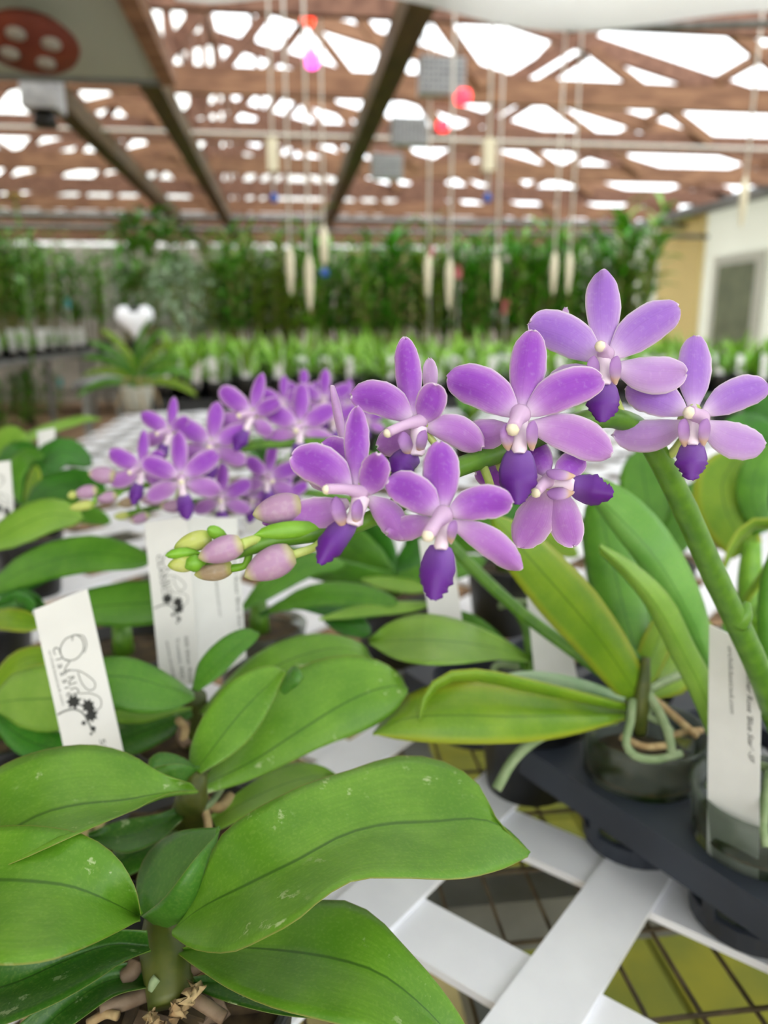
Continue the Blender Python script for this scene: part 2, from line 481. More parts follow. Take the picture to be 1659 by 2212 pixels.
M['wood_shaded'] = plain('shaded_beam', (96, 76, 46), .85, (74, 58, 34), 6, stretch=(5, 1, 5))  # shade on the beams' undersides put into the timber colour
def roofmat(name, fac, c):
    t = NT(name); t.b.inputs['Roughness'].default_value = .6; t.b.inputs['Base Color'].default_value = lin_c(c)
    tr = t.n('ShaderNodeBsdfTransparent'); tl = t.n('ShaderNodeBsdfTranslucent'); tl.inputs[0].default_value = lin_c(c)
    m1 = t.n('ShaderNodeMixShader'); m1.inputs[0].default_value = .5
    t.l(t.b.outputs[0], m1.inputs[1]); t.l(tl.outputs[0], m1.inputs[2])
    mx = t.n('ShaderNodeMixShader'); mx.inputs[0].default_value = fac
    t.l(m1.outputs[0], mx.inputs[1]); t.l(tr.outputs[0], mx.inputs[2]); t.l(mx.outputs[0], t.out.inputs[0])
    return t.m
M['roof'] = roofmat('roof_sheet', .80, (240, 242, 244))
M['roof_dull'] = roofmat('roof_sheet_cream', .50, (232, 228, 206))  # creamier, less see-through sheet
M['film'] = roofmat('plastic_film', .18, (236, 236, 232))
M['wall_cream'] = roofmat('wall_cream', .0, (232, 218, 164))
M['wall_white'] = roofmat('wall_white', .0, (214, 214, 204))
M['wall_grey'] = plain('wall_grey', (168, 160, 150), .85, (196, 190, 180), 2.5)
M['door_dark'] = plain('door_glass', (112, 120, 92), .6, (86, 94, 70), 8)
M['board'] = roofmat('grey_board', .02, (168, 168, 154))
M['rope'] = plain('white_rope', (226, 222, 212), .8)
M['clip'] = plain('cream_clip', (222, 214, 186), .6)
M['blue'] = plain('blue_plastic', (30, 86, 176), .45)
M['teal'] = plain('teal_plastic', (44, 158, 160), .5)
M['pink'] = plain('pink_tag', (214, 92, 108), .6)
M['rust'] = plain('rust_red_metal', (124, 52, 30), .7, (100, 38, 22), 10)
M['grille'] = plain('grey_grille', (178, 178, 178), .6, (150, 150, 152), 40)
M['yellow'] = plain('yellow_flower', (222, 198, 60), .6)
def glow(name, c, s):
    t = NT(name); t.b.inputs['Base Color'].default_value = lin_c(c)
    t.b.inputs['Emission Color'].default_value = lin_c(c); t.b.inputs['Emission Strength'].default_value = s
    return t.m
M['glow_red'] = glow('glow_red', (255, 44, 60), 1.6)
M['glow_orange'] = glow('glow_orange', (255, 50, 24), 1.6)
M['glow_pink'] = glow('glow_magenta', (255, 70, 190), 2.0)
def floor_mat():
    t = NT('floor_ground'); t.b.inputs['Roughness'].default_value = .9
    col = t.mix(t.ramp(t.noise(2.2, None, 5), .4, .6), lin_c((128, 98, 70)), lin_c((104, 82, 56)))
    col = t.mix(t.ramp(t.noise(14, None, 5), .42, .62), col, lin_c((142, 112, 82)))
    t.l(col, t.b.inputs['Base Color']); t.bump(t.noise(30, None, 4), .4, .01)
    return t.m
M['ground'] = floor_mat()
M['paver_moss'] = plain('paver_moss', (128, 126, 26), .9, (104, 110, 30), 9, bump=.2)
M['paver_tan'] = plain('paver_tan', (170, 156, 108), .9, (136, 126, 80), 9, bump=.2)
M['cane'] = plain('cane', (120, 124, 52), .6, (96, 92, 40), 60)

# ================================================================ THE SETTING
YB, YE, XL, XR, XC = -5.0, 12.6, -5.6, 4.5, -0.55
ZCH, ZR = 2.33, 3.65
floor = struct(obj('floor', *box((XL, YB, -.06), (XR, YE, 0.0)), M['ground'], smooth=False))
pv = MB().add(*box((-.145, -.145, 0), (.145, .145, .022)))
pm = {k: pv.mesh('paver_' + k, M['paver_' + k]) for k in ('moss', 'tan')}
for i in range(9):
    for j in range(9):
        x, y = -1.0 + .3 * i, -.4 + .3 * j
        k = 'moss' if x > .42 else 'tan'
        o = link('paver', pm[k], floor, (x, y, rnd.uniform(-.004, .002)))
        o.rotation_euler = (0, 0, rnd.uniform(-.01, .01))

# roof: ridge board carries the sheets
sl = (ZR - ZCH) / (XR - XC)
ceil = struct(obj('ceiling', *beam((XC, YB, ZR - .02), (XC, YE, ZR - .02), .05, .18), M['wood'], smooth=False))
def rz(x): return ZR - abs(x - XC) * sl
nb = 14; by = (YE - YB) / nb; nx = 5; bx = (XR + .1 - XC) / nx
for side in (1, -1):
    me = MB()
    h = bx / 2 - .004
    me.add(np.array([(-h, -by / 2 + .004, side * h * sl), (h, -by / 2 + .004, -side * h * sl), (h, by / 2 - .004, -side * h * sl), (-h, by / 2 - .004, side * h * sl)]), [(0, 1, 2, 3)])
    me = me.mesh('roof_panel', M['roof'] if side > 0 else M['roof_dull'])
    for i in range(nx):
        for j in range(nb):
            x = XC + side * (i + .5) * bx
            link('roof_panel', me, ceil, (x, YB + (j + .5) * by, rz(x) + .16))
for side in (1, -1):
    for i in range(5):
        x = XC + side * (.35 + i * 1.08)
        obj('purlin', *beam((x, YB, rz(x) + .10), (x, YE, rz(x) + .10), .04, .07), M['wood_red' if side < 0 else 'wood'], ceil, smooth=False)

def wall(name, quad, mat):
    a, b, c, d = [np.asarray(p, float) for p in quad]
    n = np.cross(b - a, c - a); n = n / np.linalg.norm(n) * .03
    return struct(obj(name, np.array([a, b, c, d, a + n, b + n, c + n, d + n]), [(3, 2, 1, 0), (4, 5, 6, 7), (0, 1, 5, 4), (1, 2, 6, 5), (2, 3, 7, 6), (3, 0, 4, 7)], mat, smooth=False))
wr = wall('wall_right', [(XR, YB, 0), (XR, YE, 0), (XR, YE, ZCH + .12), (XR, YB, ZCH + .12)], M['wall_white'])
wl = wall('wall_left', [(XL, YB, 0), (XL, YB, 2.5), (XL, YE, 2.5), (XL, YE, 0)], M['wall_grey'])
we = wall('wall_end', [(XL, YE, 0), (XL, YE, ZCH), (XR, YE, ZCH), (XR, YE, 0)], M['wall_grey'])
wb = wall('wall_back', [(XL, YB, 0), (XR, YB, 0), (XR, YB, 2.5), (XL, YB, 2.5)], M['roof_dull'])
for k in range(10):
    x0, x1 = XL + k * 1.01, XL + k * 1.01 + 1.0
    pts = [x0] + ([XC] if x0 < XC < x1 else []) + [x1]
    P_ = [(x0, ZCH + .005), (x1, ZCH + .005)] + [(x, max(rz(x), ZCH) + .15) for x in pts[::-1]]
    n = len(P_); v = [(p[0], YE - .01, p[1]) for p in P_] + [(p[0], YE + .01, p[1]) for p in P_]
    obj('gable_panel', v, [tuple(range(n)), tuple(range(n, 2 * n))[::-1]] + [(i, n + i, n + (i + 1) % n, (i + 1) % n) for i in range(n)], M['film'], we, smooth=False)
for k, (x0, x1, c) in enumerate([(-2.6, -1.4, 'wall_white'), (-.9, .3, 'wall_white'), (1.0, 2.2, 'wall_cream')]):
    obj('wall_panel', *box((x0, YE - .05, 1.2), (x1, YE - .002, ZCH - .05)), M[c], we, smooth=False)
# the right wall: cream board, white door frame with a dim pane
q0, q1 = PX(1518, 600, XR)[1], PX(1430, 600, XR)[1]
obj('wall_panel', *box((XR - .06, q0, 0), (XR - .002, q1, ZCH + .05)), M['wall_cream'], wr, smooth=False)
q2, q3 = PX(1640, 600, XR)[1], PX(1562, 600, XR)[1]
zt = PX(1600, 570, XR)[2]; zb_ = PX(1600, 705, XR)[2]
dr = struct(obj('door_1', *box((XR - .05, q2 - .12, 0), (XR - .004, q3 + .12, zt + .1)), M['wall_white'], smooth=False))
obj('door_pane', *box((XR - .062, q2, zb_ - .3), (XR - .052, q3, zt)), M['door_dark'], dr, smooth=False)
t1 = struct(obj('trim_1', *beam((XR - .08, YB, ZCH + .03), (XR - .08, YE, ZCH + .03), .12, .10), M['grey_paint'], smooth=False))
t2 = struct(obj('trim_2', *beam((XR - .35, YB, ZCH - .04), (XR - .35, YE, ZCH - .04), .05, .06), M['steel'], smooth=False))

# trusses
TY = [1.26, 3.40] + [4.52 + 1.09 * k for k in range(8)]
TL = ['first roof truss above the near bench', 'timber roof truss behind the hanging white film', 'timber roof truss meeting the first perforated light box', 'timber roof truss at the second perforated light box', 'timber roof truss at the third perforated light box']
nodes_c = [-4.45, -2.55, -0.7, 1.15, 3.05]
for i, y in enumerate(TY):
    lab = TL[i] if i < len(TL) else 'brown timber roof truss with zigzag webs above the far plants'
    t = thing('roof_truss', lab, 'truss', (0, y, ZCH), 'roof trusses')
    wd = M['wood'] if i % 2 == 0 else M['wood_red']
    obj('bottom_chord', *beam((XL + .1, y, ZCH + .065), (XR - .1, y, ZCH + .065), .045, .13), wd, t, smooth=False)
    for s, xe in ((1, XR - .02), (-1, XL + .12)):
        obj('rafter', *beam((xe, y, ZCH + .1), (XC, y, ZR), .045, .11), wd, t, smooth=False)
    for a, b in zip(nodes_c[:-1], nodes_c[1:]):
        m = (a + b) / 2
        obj('web', *beam((a + .04, y + .048, ZCH + .08), (m, y + .048, rz(m)), .035, .07), M['wood_red'], t, smooth=False)
        obj('web', *beam((b - .04, y - .048, ZCH + .08), (m, y - .048, rz(m)), .035, .07), M['wood'], t, smooth=False)
    obj('king_post', *beam((XC + .0, y, ZCH + .1), (XC, y, ZR), .04, .09, (0, 1, 0)), M['wood_red'], t, smooth=False)

for X, y0, lab in ((.50, 1.3, 'long dark beam passing under the trusses beside the perforated light boxes'),
                   (-.58, 1.3, 'long dark beam running beside the grey overhead board'),
                   (-1.10, 1.3, 'long dark beam running under the grey board past the rust-red disc')):
    o = obj('roof_beam', *beam((0, 0, 0), (0, YE - .2 - y0, 0), .10, .11), M['wood_shaded'], None, (0, 0, 0), smooth=False)
    o.location = (X, y0, ZCH - .058); tag(o, lab, 'beam')

# overhead board, film, disc
bt = thing('overhead_board', 'large grey board hung flat under the roof with dark edge', 'board', (-1.5, 2.2, 1.95))
obj('board_sheet', *box((-2.9, -1.2, 1.95), (-.385, 2.92, 1.962)), M['board'], bt, smooth=False)  # near part lengthened out of view to shade the foreground plants
obj('edge_bar', *beam((-2.9, 2.94, 1.955), (-.385, 2.94, 1.955), .03, .03), M['grey_paint'], bt, smooth=False)
obj('edge_bar', *beam((-.365, -1.2, 1.97), (-.365, 2.95, 1.97), .05, .06), M['wood'], bt, smooth=False)
for x in (-2.5, -.6):
    obj('hanger', *beam((x, 2.7, 1.962), (x, 2.7, ZCH), .012, .012), M['steel'], bt, smooth=False)

fe = np.array([(380, 0), (470, 20), (640, 14), (830, 2), (950, 12), (1080, 32), (1250, 50), (1400, 53), (1659, 46), (1860, 42)], float)
ts = np.linspace(0, 1, 40); fp = crom(fe, ts); g = []
for k in range(21):
    s = k / 20
    e0 = PY(fp[:, 0], fp[:, 1], 2.7)
    e0 = e0 + np.stack([0 * ts + .25 * s * (ts - .5), -4.2 * s + 0 * ts, .2 * math.sin(s * 2.6) + .03 * np.sin(ts * 9 + s * 14)], 1)  # film extended unseen past the camera to shade the near bench
    g.append(e0)
v, f, uv = surf(np.array(g).transpose(1, 0, 2), .003, False)
film = thing('plastic_film', 'white plastic film sagging overhead along a pipe', 'film', (.6, 2.7, 2.3))
obj('film_sheet', v, f, M['film'], film)
pp = PY(fp[22:, 0], fp[22:, 1] + 6, 2.71)
obj('edge_pipe', *tube(pp, [.012], 8), M['steel'], film)
c = PY(1198, -4, 2.69)
obj('blue_clip', *lathe([(0.001, -.025), (.018, -.012), (.022, .01), (.012, .03), (.001, .032)], 12, c), M['blue'], film)
for x in (.35, 1.25):
    obj('hanger', *beam((x, 2.6, 2.27), (x, 2.6, ZCH), .008, .008), M['rope'], film, smooth=False)

dc = PY(66, 98, 2.35)
dt = thing('round_fixture', 'rust-red disc fixture with four pale ports under the overhead board', 'light fixture', dc)
ax = np.array([.02, -.28, -.95]); ax /= np.linalg.norm(ax)
Rm = Matrix.Identity(3); q = Vector((0, 0, 1)).rotation_difference(Vector(ax)).to_matrix()
def orient(v, c): return np.array([(q @ Vector(p)) for p in v]) + c
v, f = lathe([(.001, -.03), (.10, -.03), (.122, -.008), (.118, .006), (.001, .01)], 32)
obj('housing', orient(v, dc), f, M['rust'], dt)
for a in (.5, 2.0, 3.6, 5.2):
    v, f = lathe([(.001, .004), (.024, .004), (.024, .013), (.001, .014)], 16, (.062 * math.cos(a), .062 * math.sin(a), 0))
    obj('port', orient(v, dc), f, M['wall_white'], dt)
obj('stem', *tube([dc - ax * .02, dc + np.array([0, 0.02, .14])], [.012], 8), M['steel'], dt)
fb = PY(92, 200, 3.1)
ft = thing('wall_fan', 'small grey motor box with black outlet hanging by the beam past the rust-red disc', 'fan', fb)
obj('motor_box', *box(fb - .06, fb + .06), M['grille'], ft, smooth=False)
v, f = lathe([(.001, 0), (.035, 0), (.042, -.05), (.001, -.05)], 16, fb + np.array([0, 0, -.06])); obj('outlet', v, f, M['black'], ft)
obj('bracket', *beam(fb + np.array([0, 0, .06]), fb + np.array([0, 0, ZCH - fb[2]]), .02, .02), M['steel'], ft, smooth=False)

# perforated light boxes with red lamps
for i, (x, y, Y, wpx, hpx, lamp) in enumerate([(955, 165, 3.38, 90, 66, (1000, 209)), (884, 284, 4.50, 72, 50, (957, 271)), (836, 360, 5.59, 62, 46, None)]):
    c = PY(x, y, Y); k = 1.0 * Y / F; W, H = wpx * k / 2, hpx * k / 2
    t = thing('light_box', ['largest perforated grey light box hanging beside the dark beam', 'middle perforated grey light box in the row beside the dark beam', 'smallest perforated grey light box far along the dark beam'][i], 'light fixture', c, 'light boxes')
    obj('housing', *box(c - (W, .02, H), c + (W, .06, H)), M['grille'], t, smooth=False)
    mb = MB()
    for a in range(9):
        for b in range(6):
            xx = -W * .86 + a * W * 1.72 / 8; zz = -H * .82 + b * H * 1.64 / 5
            mb.add(*box(c + (xx - W * .06, -.026, zz - H * .08), c + (xx + W * .06, -.019, zz + H * .08)))
    mb.obj('perforation', M['grey_paint'], t)['kind'] = 'stuff'
    for sx in (-1, 1):
        obj('hanger', *tube([c + (sx * W * .8, .02, H), c + (sx * W * .8, .02, ZCH - c[2])], [.004], 6), M['steel'], t)
    if lamp:
        lc = PY(*lamp, Y)
        v, f = lathe([(.001, -.034), (.03, -.026), (.036, 0), (.03, .022), (.001, .026)], 14, lc)
        obj('red_lamp', v, f, M['glow_red'], t)
        obj('lamp_arm', *beam(lc + (0, .03, 0), c + (W * .5, .04, -H), .012, .012), M['steel'], t, smooth=False)
for i, (x, y, Y, r, m, lab) in enumerate([(665, 42, 3.7, .030, 'glow_orange', 'glowing orange-red bulb hung among the roof webs'), (673, 127, 3.7, .038, 'glow_pink', 'glowing magenta bulb hung below the orange-red one')]):
    c = PY(x, y, Y); t = thing('pendant_bulb', lab, 'bulb', c)
    v, f = lathe([(.001, -r * 1.1), (r * .7, -r * .8), (r, 0), (r * .7, r * .7), (r * .35, r), (.001, r * 1.05)], 16, c); obj('bulb', v, f, M[m], t)
    obj('socket', *tube([c + (0, 0, r), c + (0, 0, r + .03)], [.012], 8), M['black'], t)
    obj('cord', *tube([c + (0, 0, r + .03), (c[0], c[1], rz(c[0]) + .16)], [.003], 6), M['rope'], t)

# hanging strings
strings = [(592, 428, 2.9, 'block'), (628, 616, 3.1, 'clip'), (669, 646, 2.7, 'clip'), (701, 590, 3.3, 'blue'), (924, 625, 3.4, 'clip'), (970, 645, 3.0, 'clip'),
           (1053, 428, 2.9, 'block'), (1071, 632, 3.3, 'clip'), (1195, 618, 3.5, 'clip'), (1228, 616, 3.6, 'clip'), (1602, 470, 3.0, 'clip')]
slab = ['white string with cream block and blue end, nearest the magenta bulb', 'white string with cream clip between two longer strings', 'longest white string with thick cream clip ending low before the far plants', 'white string ending in a small blue bead above the far plants', 'thin white string with pale clip before the pink tags', 'white string with long clip ending lowest beside the pink tags',
        'white string with cream block and blue end beside the red lamps', 'white string with pale clip just past the second cream block', 'white string with bluish clip before the dense canes', 'short-clipped white string next to the bluish clip', 'single white string hanging before the white wall with the door']
for (x, y, d, kind), lab in zip(strings, slab):
    b = Pd(x, y, d); t = thing('hanging_string', lab, 'string', b, 'hanging strings')
    obj('cord', *tube([b, (b[0], b[1], rz(b[0]) + .16)], [.0048], 6), M['rope'], t)
    if kind == 'clip':
        obj('clip', *lathe([(.001, -.04), (.008, -.02), (.014, .04), (.016, .10), (.008, .14), (.001, .15)], 10, b), M['clip'], t)
    elif kind == 'block':
        obj('blue_end', *lathe([(.001, -.018), (.014, -.01), (.016, .008), (.001, .02)], 10, b), M['blue'], t)
        zc = Pd(x, y - 85, d)[2]
        obj('block', *box((b[0] - .02, b[1] - .02, zc - .05), (b[0] + .02, b[1] + .02, zc + .06)), M['clip'], t, smooth=False)
    else:
        obj('bead', *lathe([(.001, -.018), (.016, -.01), (.018, .01), (.001, .02)], 10, b), M['blue'], t)
        obj('clip', *lathe([(.001, .03), (.016, .05), (.018, .16), (.001, .2)], 10, b), M['clip'], t)
for i, (ya, Y, x0, x1, r, lab) in enumerate([(478, 8.6, XL, XR, .03, 'upper grey pipe crossing above the far plants'), (502, 8.2, XL, XR, .025, 'lower grey pipe crossing above the far plants'), (300, 5.2, XL, XR, .010, 'thin white conduit slung under the trusses')]):
    z = PY(900, ya, Y)[2]
    tag(obj('pipe', *tube([(x0, Y, z), (x1, Y, z)], [r], 8), M['steel' if i < 2 else 'rope'], None, (0, 0, 0)), lab, 'pipe')

# ================================================================ THE NEAR BENCH
ZB = 0.873
bx0, bx1, by0, by1 = -.52, 1.25, .10, 2.66
bench = thing('wire_bench', 'grey steel bench with wire mesh top under the white lattice', 'bench', (.35, 1.3, 0))
for x in (bx0 + .02, bx1 - .02):
    obj('rail', *beam((x, by0, .825), (x, by1, .825), .03, .04), M['grey_paint'], bench, smooth=False)
for y in (by0 + .02, .395, 1.3, 2.0, by1 - .02):
    obj('cross_rail', *beam((bx0, y, .80), (bx1, y, .80), .03, .035), M['grey_paint'], bench, smooth=False)
for x in (bx0 + .03, bx1 - .03):
    for y in (by0 + .05, 1.35, by1 - .05):
        obj('leg', *beam((x, y, 0), (x, y, .81), .035, .035), M['grey_paint'], bench, smooth=False)
obj('stretcher', *beam((.125, .15, .70), (.125, 2.6, .70), .03, .03), M['grey_paint'], bench, smooth=False)
wy = mesh('mesh_wire', *beam((0, by0, 0), (0, by1, 0), .0017, .0017), M['wire'], None, False)
wx = mesh('mesh_wire', *beam((bx0, 0, 0), (bx1, 0, 0), .0017, .0017), M['wire'], None, False)
x = bx0 + .012
while x < bx1:
    link('mesh_wire', wy, bench, (x, 0, .848)); x += .0254
y = by0 + .012
while y < by1:
    link('mesh_wire', wx, bench, (0, y, .8502)); y += .0508

lat = thing('lattice_panel', 'white plastic diagonal lattice laid over the near bench', 'lattice', (.35, 1.3, .866))
def clip_poly(poly, ax, val, keep):
    out = []
    for i in range(len(poly)):
        a, b = poly[i], poly[(i + 1) % len(poly)]
        ia = (a[ax] - val) * keep >= 0; ib = (b[ax] - val) * keep >= 0
        if ia: out.append(a)
        if ia != ib:
            t = (val - a[ax]) / (b[ax] - a[ax]); out.append((a[0] + t * (b[0] - a[0]), a[1] + t * (b[1] - a[1])))
    return out
r2 = math.sqrt(.5)
for layer, (s0, nv, z0, z1) in enumerate([(.2432, (r2, r2), .8655, .8698), (-.1275, (r2, -r2), .8698, ZB)]):
    tv = (-nv[1], nv[0])
    for k in range(-40, 60):
        s = s0 + k * .0932
        P = [(nv[0] * a + tv[0] * b, nv[1] * a + tv[1] * b) for a, b in ((s, -5), (s + .0325, -5), (s + .0325, 5), (s, 5))]
        for ax_, val, kp in ((0, bx0, 1), (0, bx1, -1), (1, by0, 1), (1, by1, -1)):
            if P: P = clip_poly(P, ax_, val, kp)
        if len(P) < 3: continue
        a = sum(P[i][0] * P[(i + 1) % len(P)][1] - P[(i + 1) % len(P)][0] * P[i][1] for i in range(len(P)))
        if abs(a) < 2e-4: continue
        if a < 0: P = P[::-1]
        n = len(P); v = [(p[0], p[1], z0) for p in P] + [(p[0], p[1], z1) for p in P]
        f = [tuple(range(n))[::-1], tuple(range(n, 2 * n))] + [(i, (i + 1) % n, n + (i + 1) % n, n + i) for i in range(n)]
        obj('lattice_strip', v, f, M['white_pvc'], lat, smooth=False)

# ================================================================ FAR BENCHES AND THEIR PLANTS
def mk_bench(label, x0, x1, y0, y1, z, mat='steel'):
    t = thing('plant_bench', label, 'bench', ((x0 + x1) / 2, (y0 + y1) / 2, 0))
    obj('bench_top', *box((x0, y0, z - .02), (x1, y1, z)), M['grey_paint'], t, smooth=False)
    for y in (y0 + .02, y1 - .02):
        obj('edge_tube', *tube([(x0 - .02, y, z - .03), (x1 + .02, y, z - .03)], [.022], 8), M[mat], t)
    for x in (x0 + .02, x1 - .02):
        obj('edge_tube', *tube([(x, y0, z - .03), (x, y1, z - .03)], [.022], 8), M[mat], t)
    nlx = max(2, int((x1 - x0) / 1.6) + 1); nly = max(2, int((y1 - y0) / 1.6) + 1)
    for i in range(nlx):
        for j in range(nly):
            if 0 < i < nlx - 1 and 0 < j < nly - 1: continue
            x = x0 + .05 + (x1 - x0 - .1) * i / (nlx - 1); y = y0 + .05 + (y1 - y0 - .1) * j / (nly - 1)
            obj('leg', *beam((x, y, 0), (x, y, z - .03), .045, .045), M[mat], t, smooth=False)
    obj('lower_rail', *beam((x0 + .05, y0 + .05, .32), (x1 - .05, y0 + .05, .32), .03, .03), M[mat], t, smooth=False)
    return t
mk_bench('far bench crowded with seedling trays and white tags', -.62, 4.1, 3.5, 4.75, .78)
mk_bench('rear bench carrying the row of tall leafy canes', -1.35, 2.95, 5.25, 6.35, .80)
mk_bench('long metal bench with seedlings beyond the empty aisle', -3.6, -2.3, 4.6, 10.0, .87)

# seedlings: a few kinds, each plant an object of its own
def seedling(name, k):
    r = random.Random(40 + k); mb = MB()
    for i in range(7 + k % 3):
        v, f, _ = leaf3((r.uniform(-.012, .012), r.uniform(-.012, .012), .075), i * 2.4 + r.uniform(-.3, .3), r.uniform(.5, 1.35), r.uniform(.09, .19), r.uniform(.018, .032), r.uniform(.2, 1.4), nt=6, ns=3, shape=STRAP)
        mb.add(v, f, 0)
    v, f = lathe([(.001, 0), (.034, 0), (.042, .075), (.044, .085), (.036, .085), (.034, .075), (.001, .075)], 12); mb.add(v, f, 1)
    return mb.mesh(name, [M[('seed_leaf', 'leaf_pale', 'seed_leaf', 'cane_leaf_b')[k % 4]], M['black']], True)
seeds = [seedling('seedling', k) for k in range(6)]
def tagmesh(name, w_, h_):
    return MB().add(np.array([(-w_, -.0006, 0), (w_, -.0006, 0), (w_, -.0006, h_ * .93), (-w_, -.0006, h_), (-w_, .0006, 0), (w_, .0006, 0), (w_, .0006, h_ * .93), (-w_, .0006, h_)]),
                    [(0, 1, 2, 3), (7, 6, 5, 4), (0, 4, 5, 1), (1, 5, 6, 2), (2, 6, 7, 3), (3, 7, 4, 0)]).mesh(name, M['tag'])
ftag = tagmesh('plant_tag', .019, .15)
tr_me = MB()
W_, D_, H_ = .245, .20, .055
for lo, hi in (((-W_, -D_, 0), (W_, D_, .006)), ((-W_, -D_, .006), (W_, -D_ + .008, H_)), ((-W_, D_ - .008, .006), (W_, D_, H_)), ((-W_, -D_ + .008, .006), (-W_ + .008, D_ - .008, H_)), ((W_ - .008, -D_ + .008, .006), (W_, D_ - .008, H_))):
    tr_me.add(*box(lo, hi))
tr_me = tr_me.mesh('seedling_tray', M['tray_far'])
ns_ = nt_ = 0
for j in range(3):
    for i in range(9):
        cx, cy = -.36 + i * .5, 3.72 + j * .405
        tag(link('seedling_tray', tr_me, None, (cx, cy, .78)), 'black seedling tray on the far bench', 'tray', 'trays on the far bench')
        for a in range(4):
            for b in range(3):
                if j > 0 and ns_ >= 290: continue
                x = cx - .175 + a * .117 + rnd.uniform(-.008, .008); y = cy - .125 + b * .125 + rnd.uniform(-.008, .008)
                if ns_ < 290:
                    o = tag(link('seedling', rnd.choice(seeds), None, (x, y, .787)), 'leafy young orchid seedling in a black pot on the far bench', 'seedling', 'seedlings on the far bench')
                    o.rotation_euler = (0, 0, rnd.uniform(0, 6.28)); o.scale = (1.15, 1.15, rnd.uniform(1.2, 1.7)); ns_ += 1
                if b == 0 or rnd.random() < .42:
                    o = tag(link('plant_tag', ftag, None, (x + rnd.uniform(-.015, .015), y - .03, .872)), 'narrow white tag among the seedlings of the far bench', 'tag', 'tags on the far bench')
                    o.rotation_euler = (rnd.uniform(-.15, .15), rnd.uniform(-.22, .22), rnd.uniform(-.4, .4))
for i in range(34):
    x = -2.36 - (i % 3) * .15; y = 5.2 + (i // 3) * .39
    o = tag(link('seedling', rnd.choice(seeds), None, (x, y, .87)), 'pale green seedling standing on the long metal bench past the aisle', 'seedling', 'seedlings on the aisle bench')
    o.rotation_euler = (0, 0, rnd.uniform(0, 6.28)); o.scale = (1.5, 1.5, 1.15)
    if i % 3 == 0 or rnd.random() < .3:
        o = tag(link('plant_tag', ftag, None, (x + .05, y - .06, .94)), 'white tag standing in the seedlings of the metal aisle bench', 'tag', 'tags on the aisle bench')
        o.scale = (2.0, 1, 1.3); o.rotation_euler = (0, rnd.uniform(-.15, .15), rnd.uniform(-.3, .3))

# tall cane plants
def cane_kind(k, hmin, hmax, dense, mat):
    r = random.Random(90 + k)
    t = thing('cane_orchid', 'x', 'plant', (0, 0, 0))
    cm, lm = MB(), MB()
    for c in range(5):
        h = r.uniform(hmin, hmax); a = r.uniform(0, 6.28); lean = r.uniform(.02, .12)
        b0 = np.array([.03 * math.cos(a), .03 * math.sin(a), .08])
        tip = b0 + np.array([lean * math.cos(a), lean * math.sin(a), h])
        midp = (b0 + tip) / 2 + np.array([lean * .3 * math.cos(a), lean * .3 * math.sin(a), 0])
        cm.add(*tube([b0, midp, tip], [.007, .008, .004], 5, n=6))
        P = crom([b0, midp, tip], np.linspace(.30, 1, dense))
        for i, p in enumerate(P):
            az = a + i * 2.55 + r.uniform(-.3, .3)
            v, f, _ = leaf3(p, az, r.uniform(.5, 1.15), r.uniform(.14, .22), r.uniform(.026, .042), r.uniform(.5, 1.3), nt=5, ns=3, shape=STRAP)
            lm.add(v, f)
    cm.obj('canes', M['cane'], t); lm.obj('foliage', M[mat], t, smooth=True)
    obj('pot', *lathe([(.001, 0), (.05, 0), (.062, .10), (.066, .115), (.056, .115), (.05, .10), (.001, .10)], 14), M['black'], t)
    return t
kinds = [cane_kind(k, .62, .84, 14, ['cane_leaf', 'cane_leaf_b', 'cane_leaf', 'cane_leaf_c'][k]) for k in range(4)]
first = {}
def put_cane(k, loc, label, group, sc=1.0):
    rot = rnd.uniform(0, 6.28)
    if k not in first:
        o = kinds[k]; first[k] = 1; o.location = tuple(loc); o.rotation_euler = (0, 0, rot); o.scale = (sc,) * 3
    else:
        o = copy_tree(kinds[k], loc, None, rot, sc)
    tag(o, label, 'plant', group)
for j in range(3):
    for i in range(24):
        x = -.42 + i * .158 + rnd.uniform(-.03, .03)
        if x > 2.52: continue
        put_cane(rnd.randrange(4), (x, 5.42 + j * .3 + rnd.uniform(-.04, .04), .80), 'tall leafy cane orchid in the dense row on the rear bench', 'cane orchids on the rear bench', rnd.uniform(.94, 1.12))
for i in range(3):
    put_cane(i % 4, (2.50 + .05 * (i % 2), 5.45 + i * .25, .80), 'taller climbing cane at the wall end of the rear bench', 'climbing canes by the cream wall', 1.22 + .1 * (i % 2))
for i in range(30):
    put_cane(rnd.randrange(4), (-2.75 - (i % 3) * .32 + rnd.uniform(-.08, .08), 5.6 + i * .145, .87), 'tall yellow-green cane plant on the metal aisle bench', 'canes on the aisle bench', rnd.uniform(1.2, 1.5))

mk_bench('bench along the end wall under tall canes', -4.6, -.6, 10.5, 11.9, .80)
for i in range(24):
    put_cane(rnd.randrange(4), (-4.4 + (i % 12) * .33 + rnd.uniform(-.06, .06), 10.8 + (i // 12) * .6, .80), 'tall cane plant on the bench along the end wall', 'canes by the end wall', rnd.uniform(1.3, 1.5))

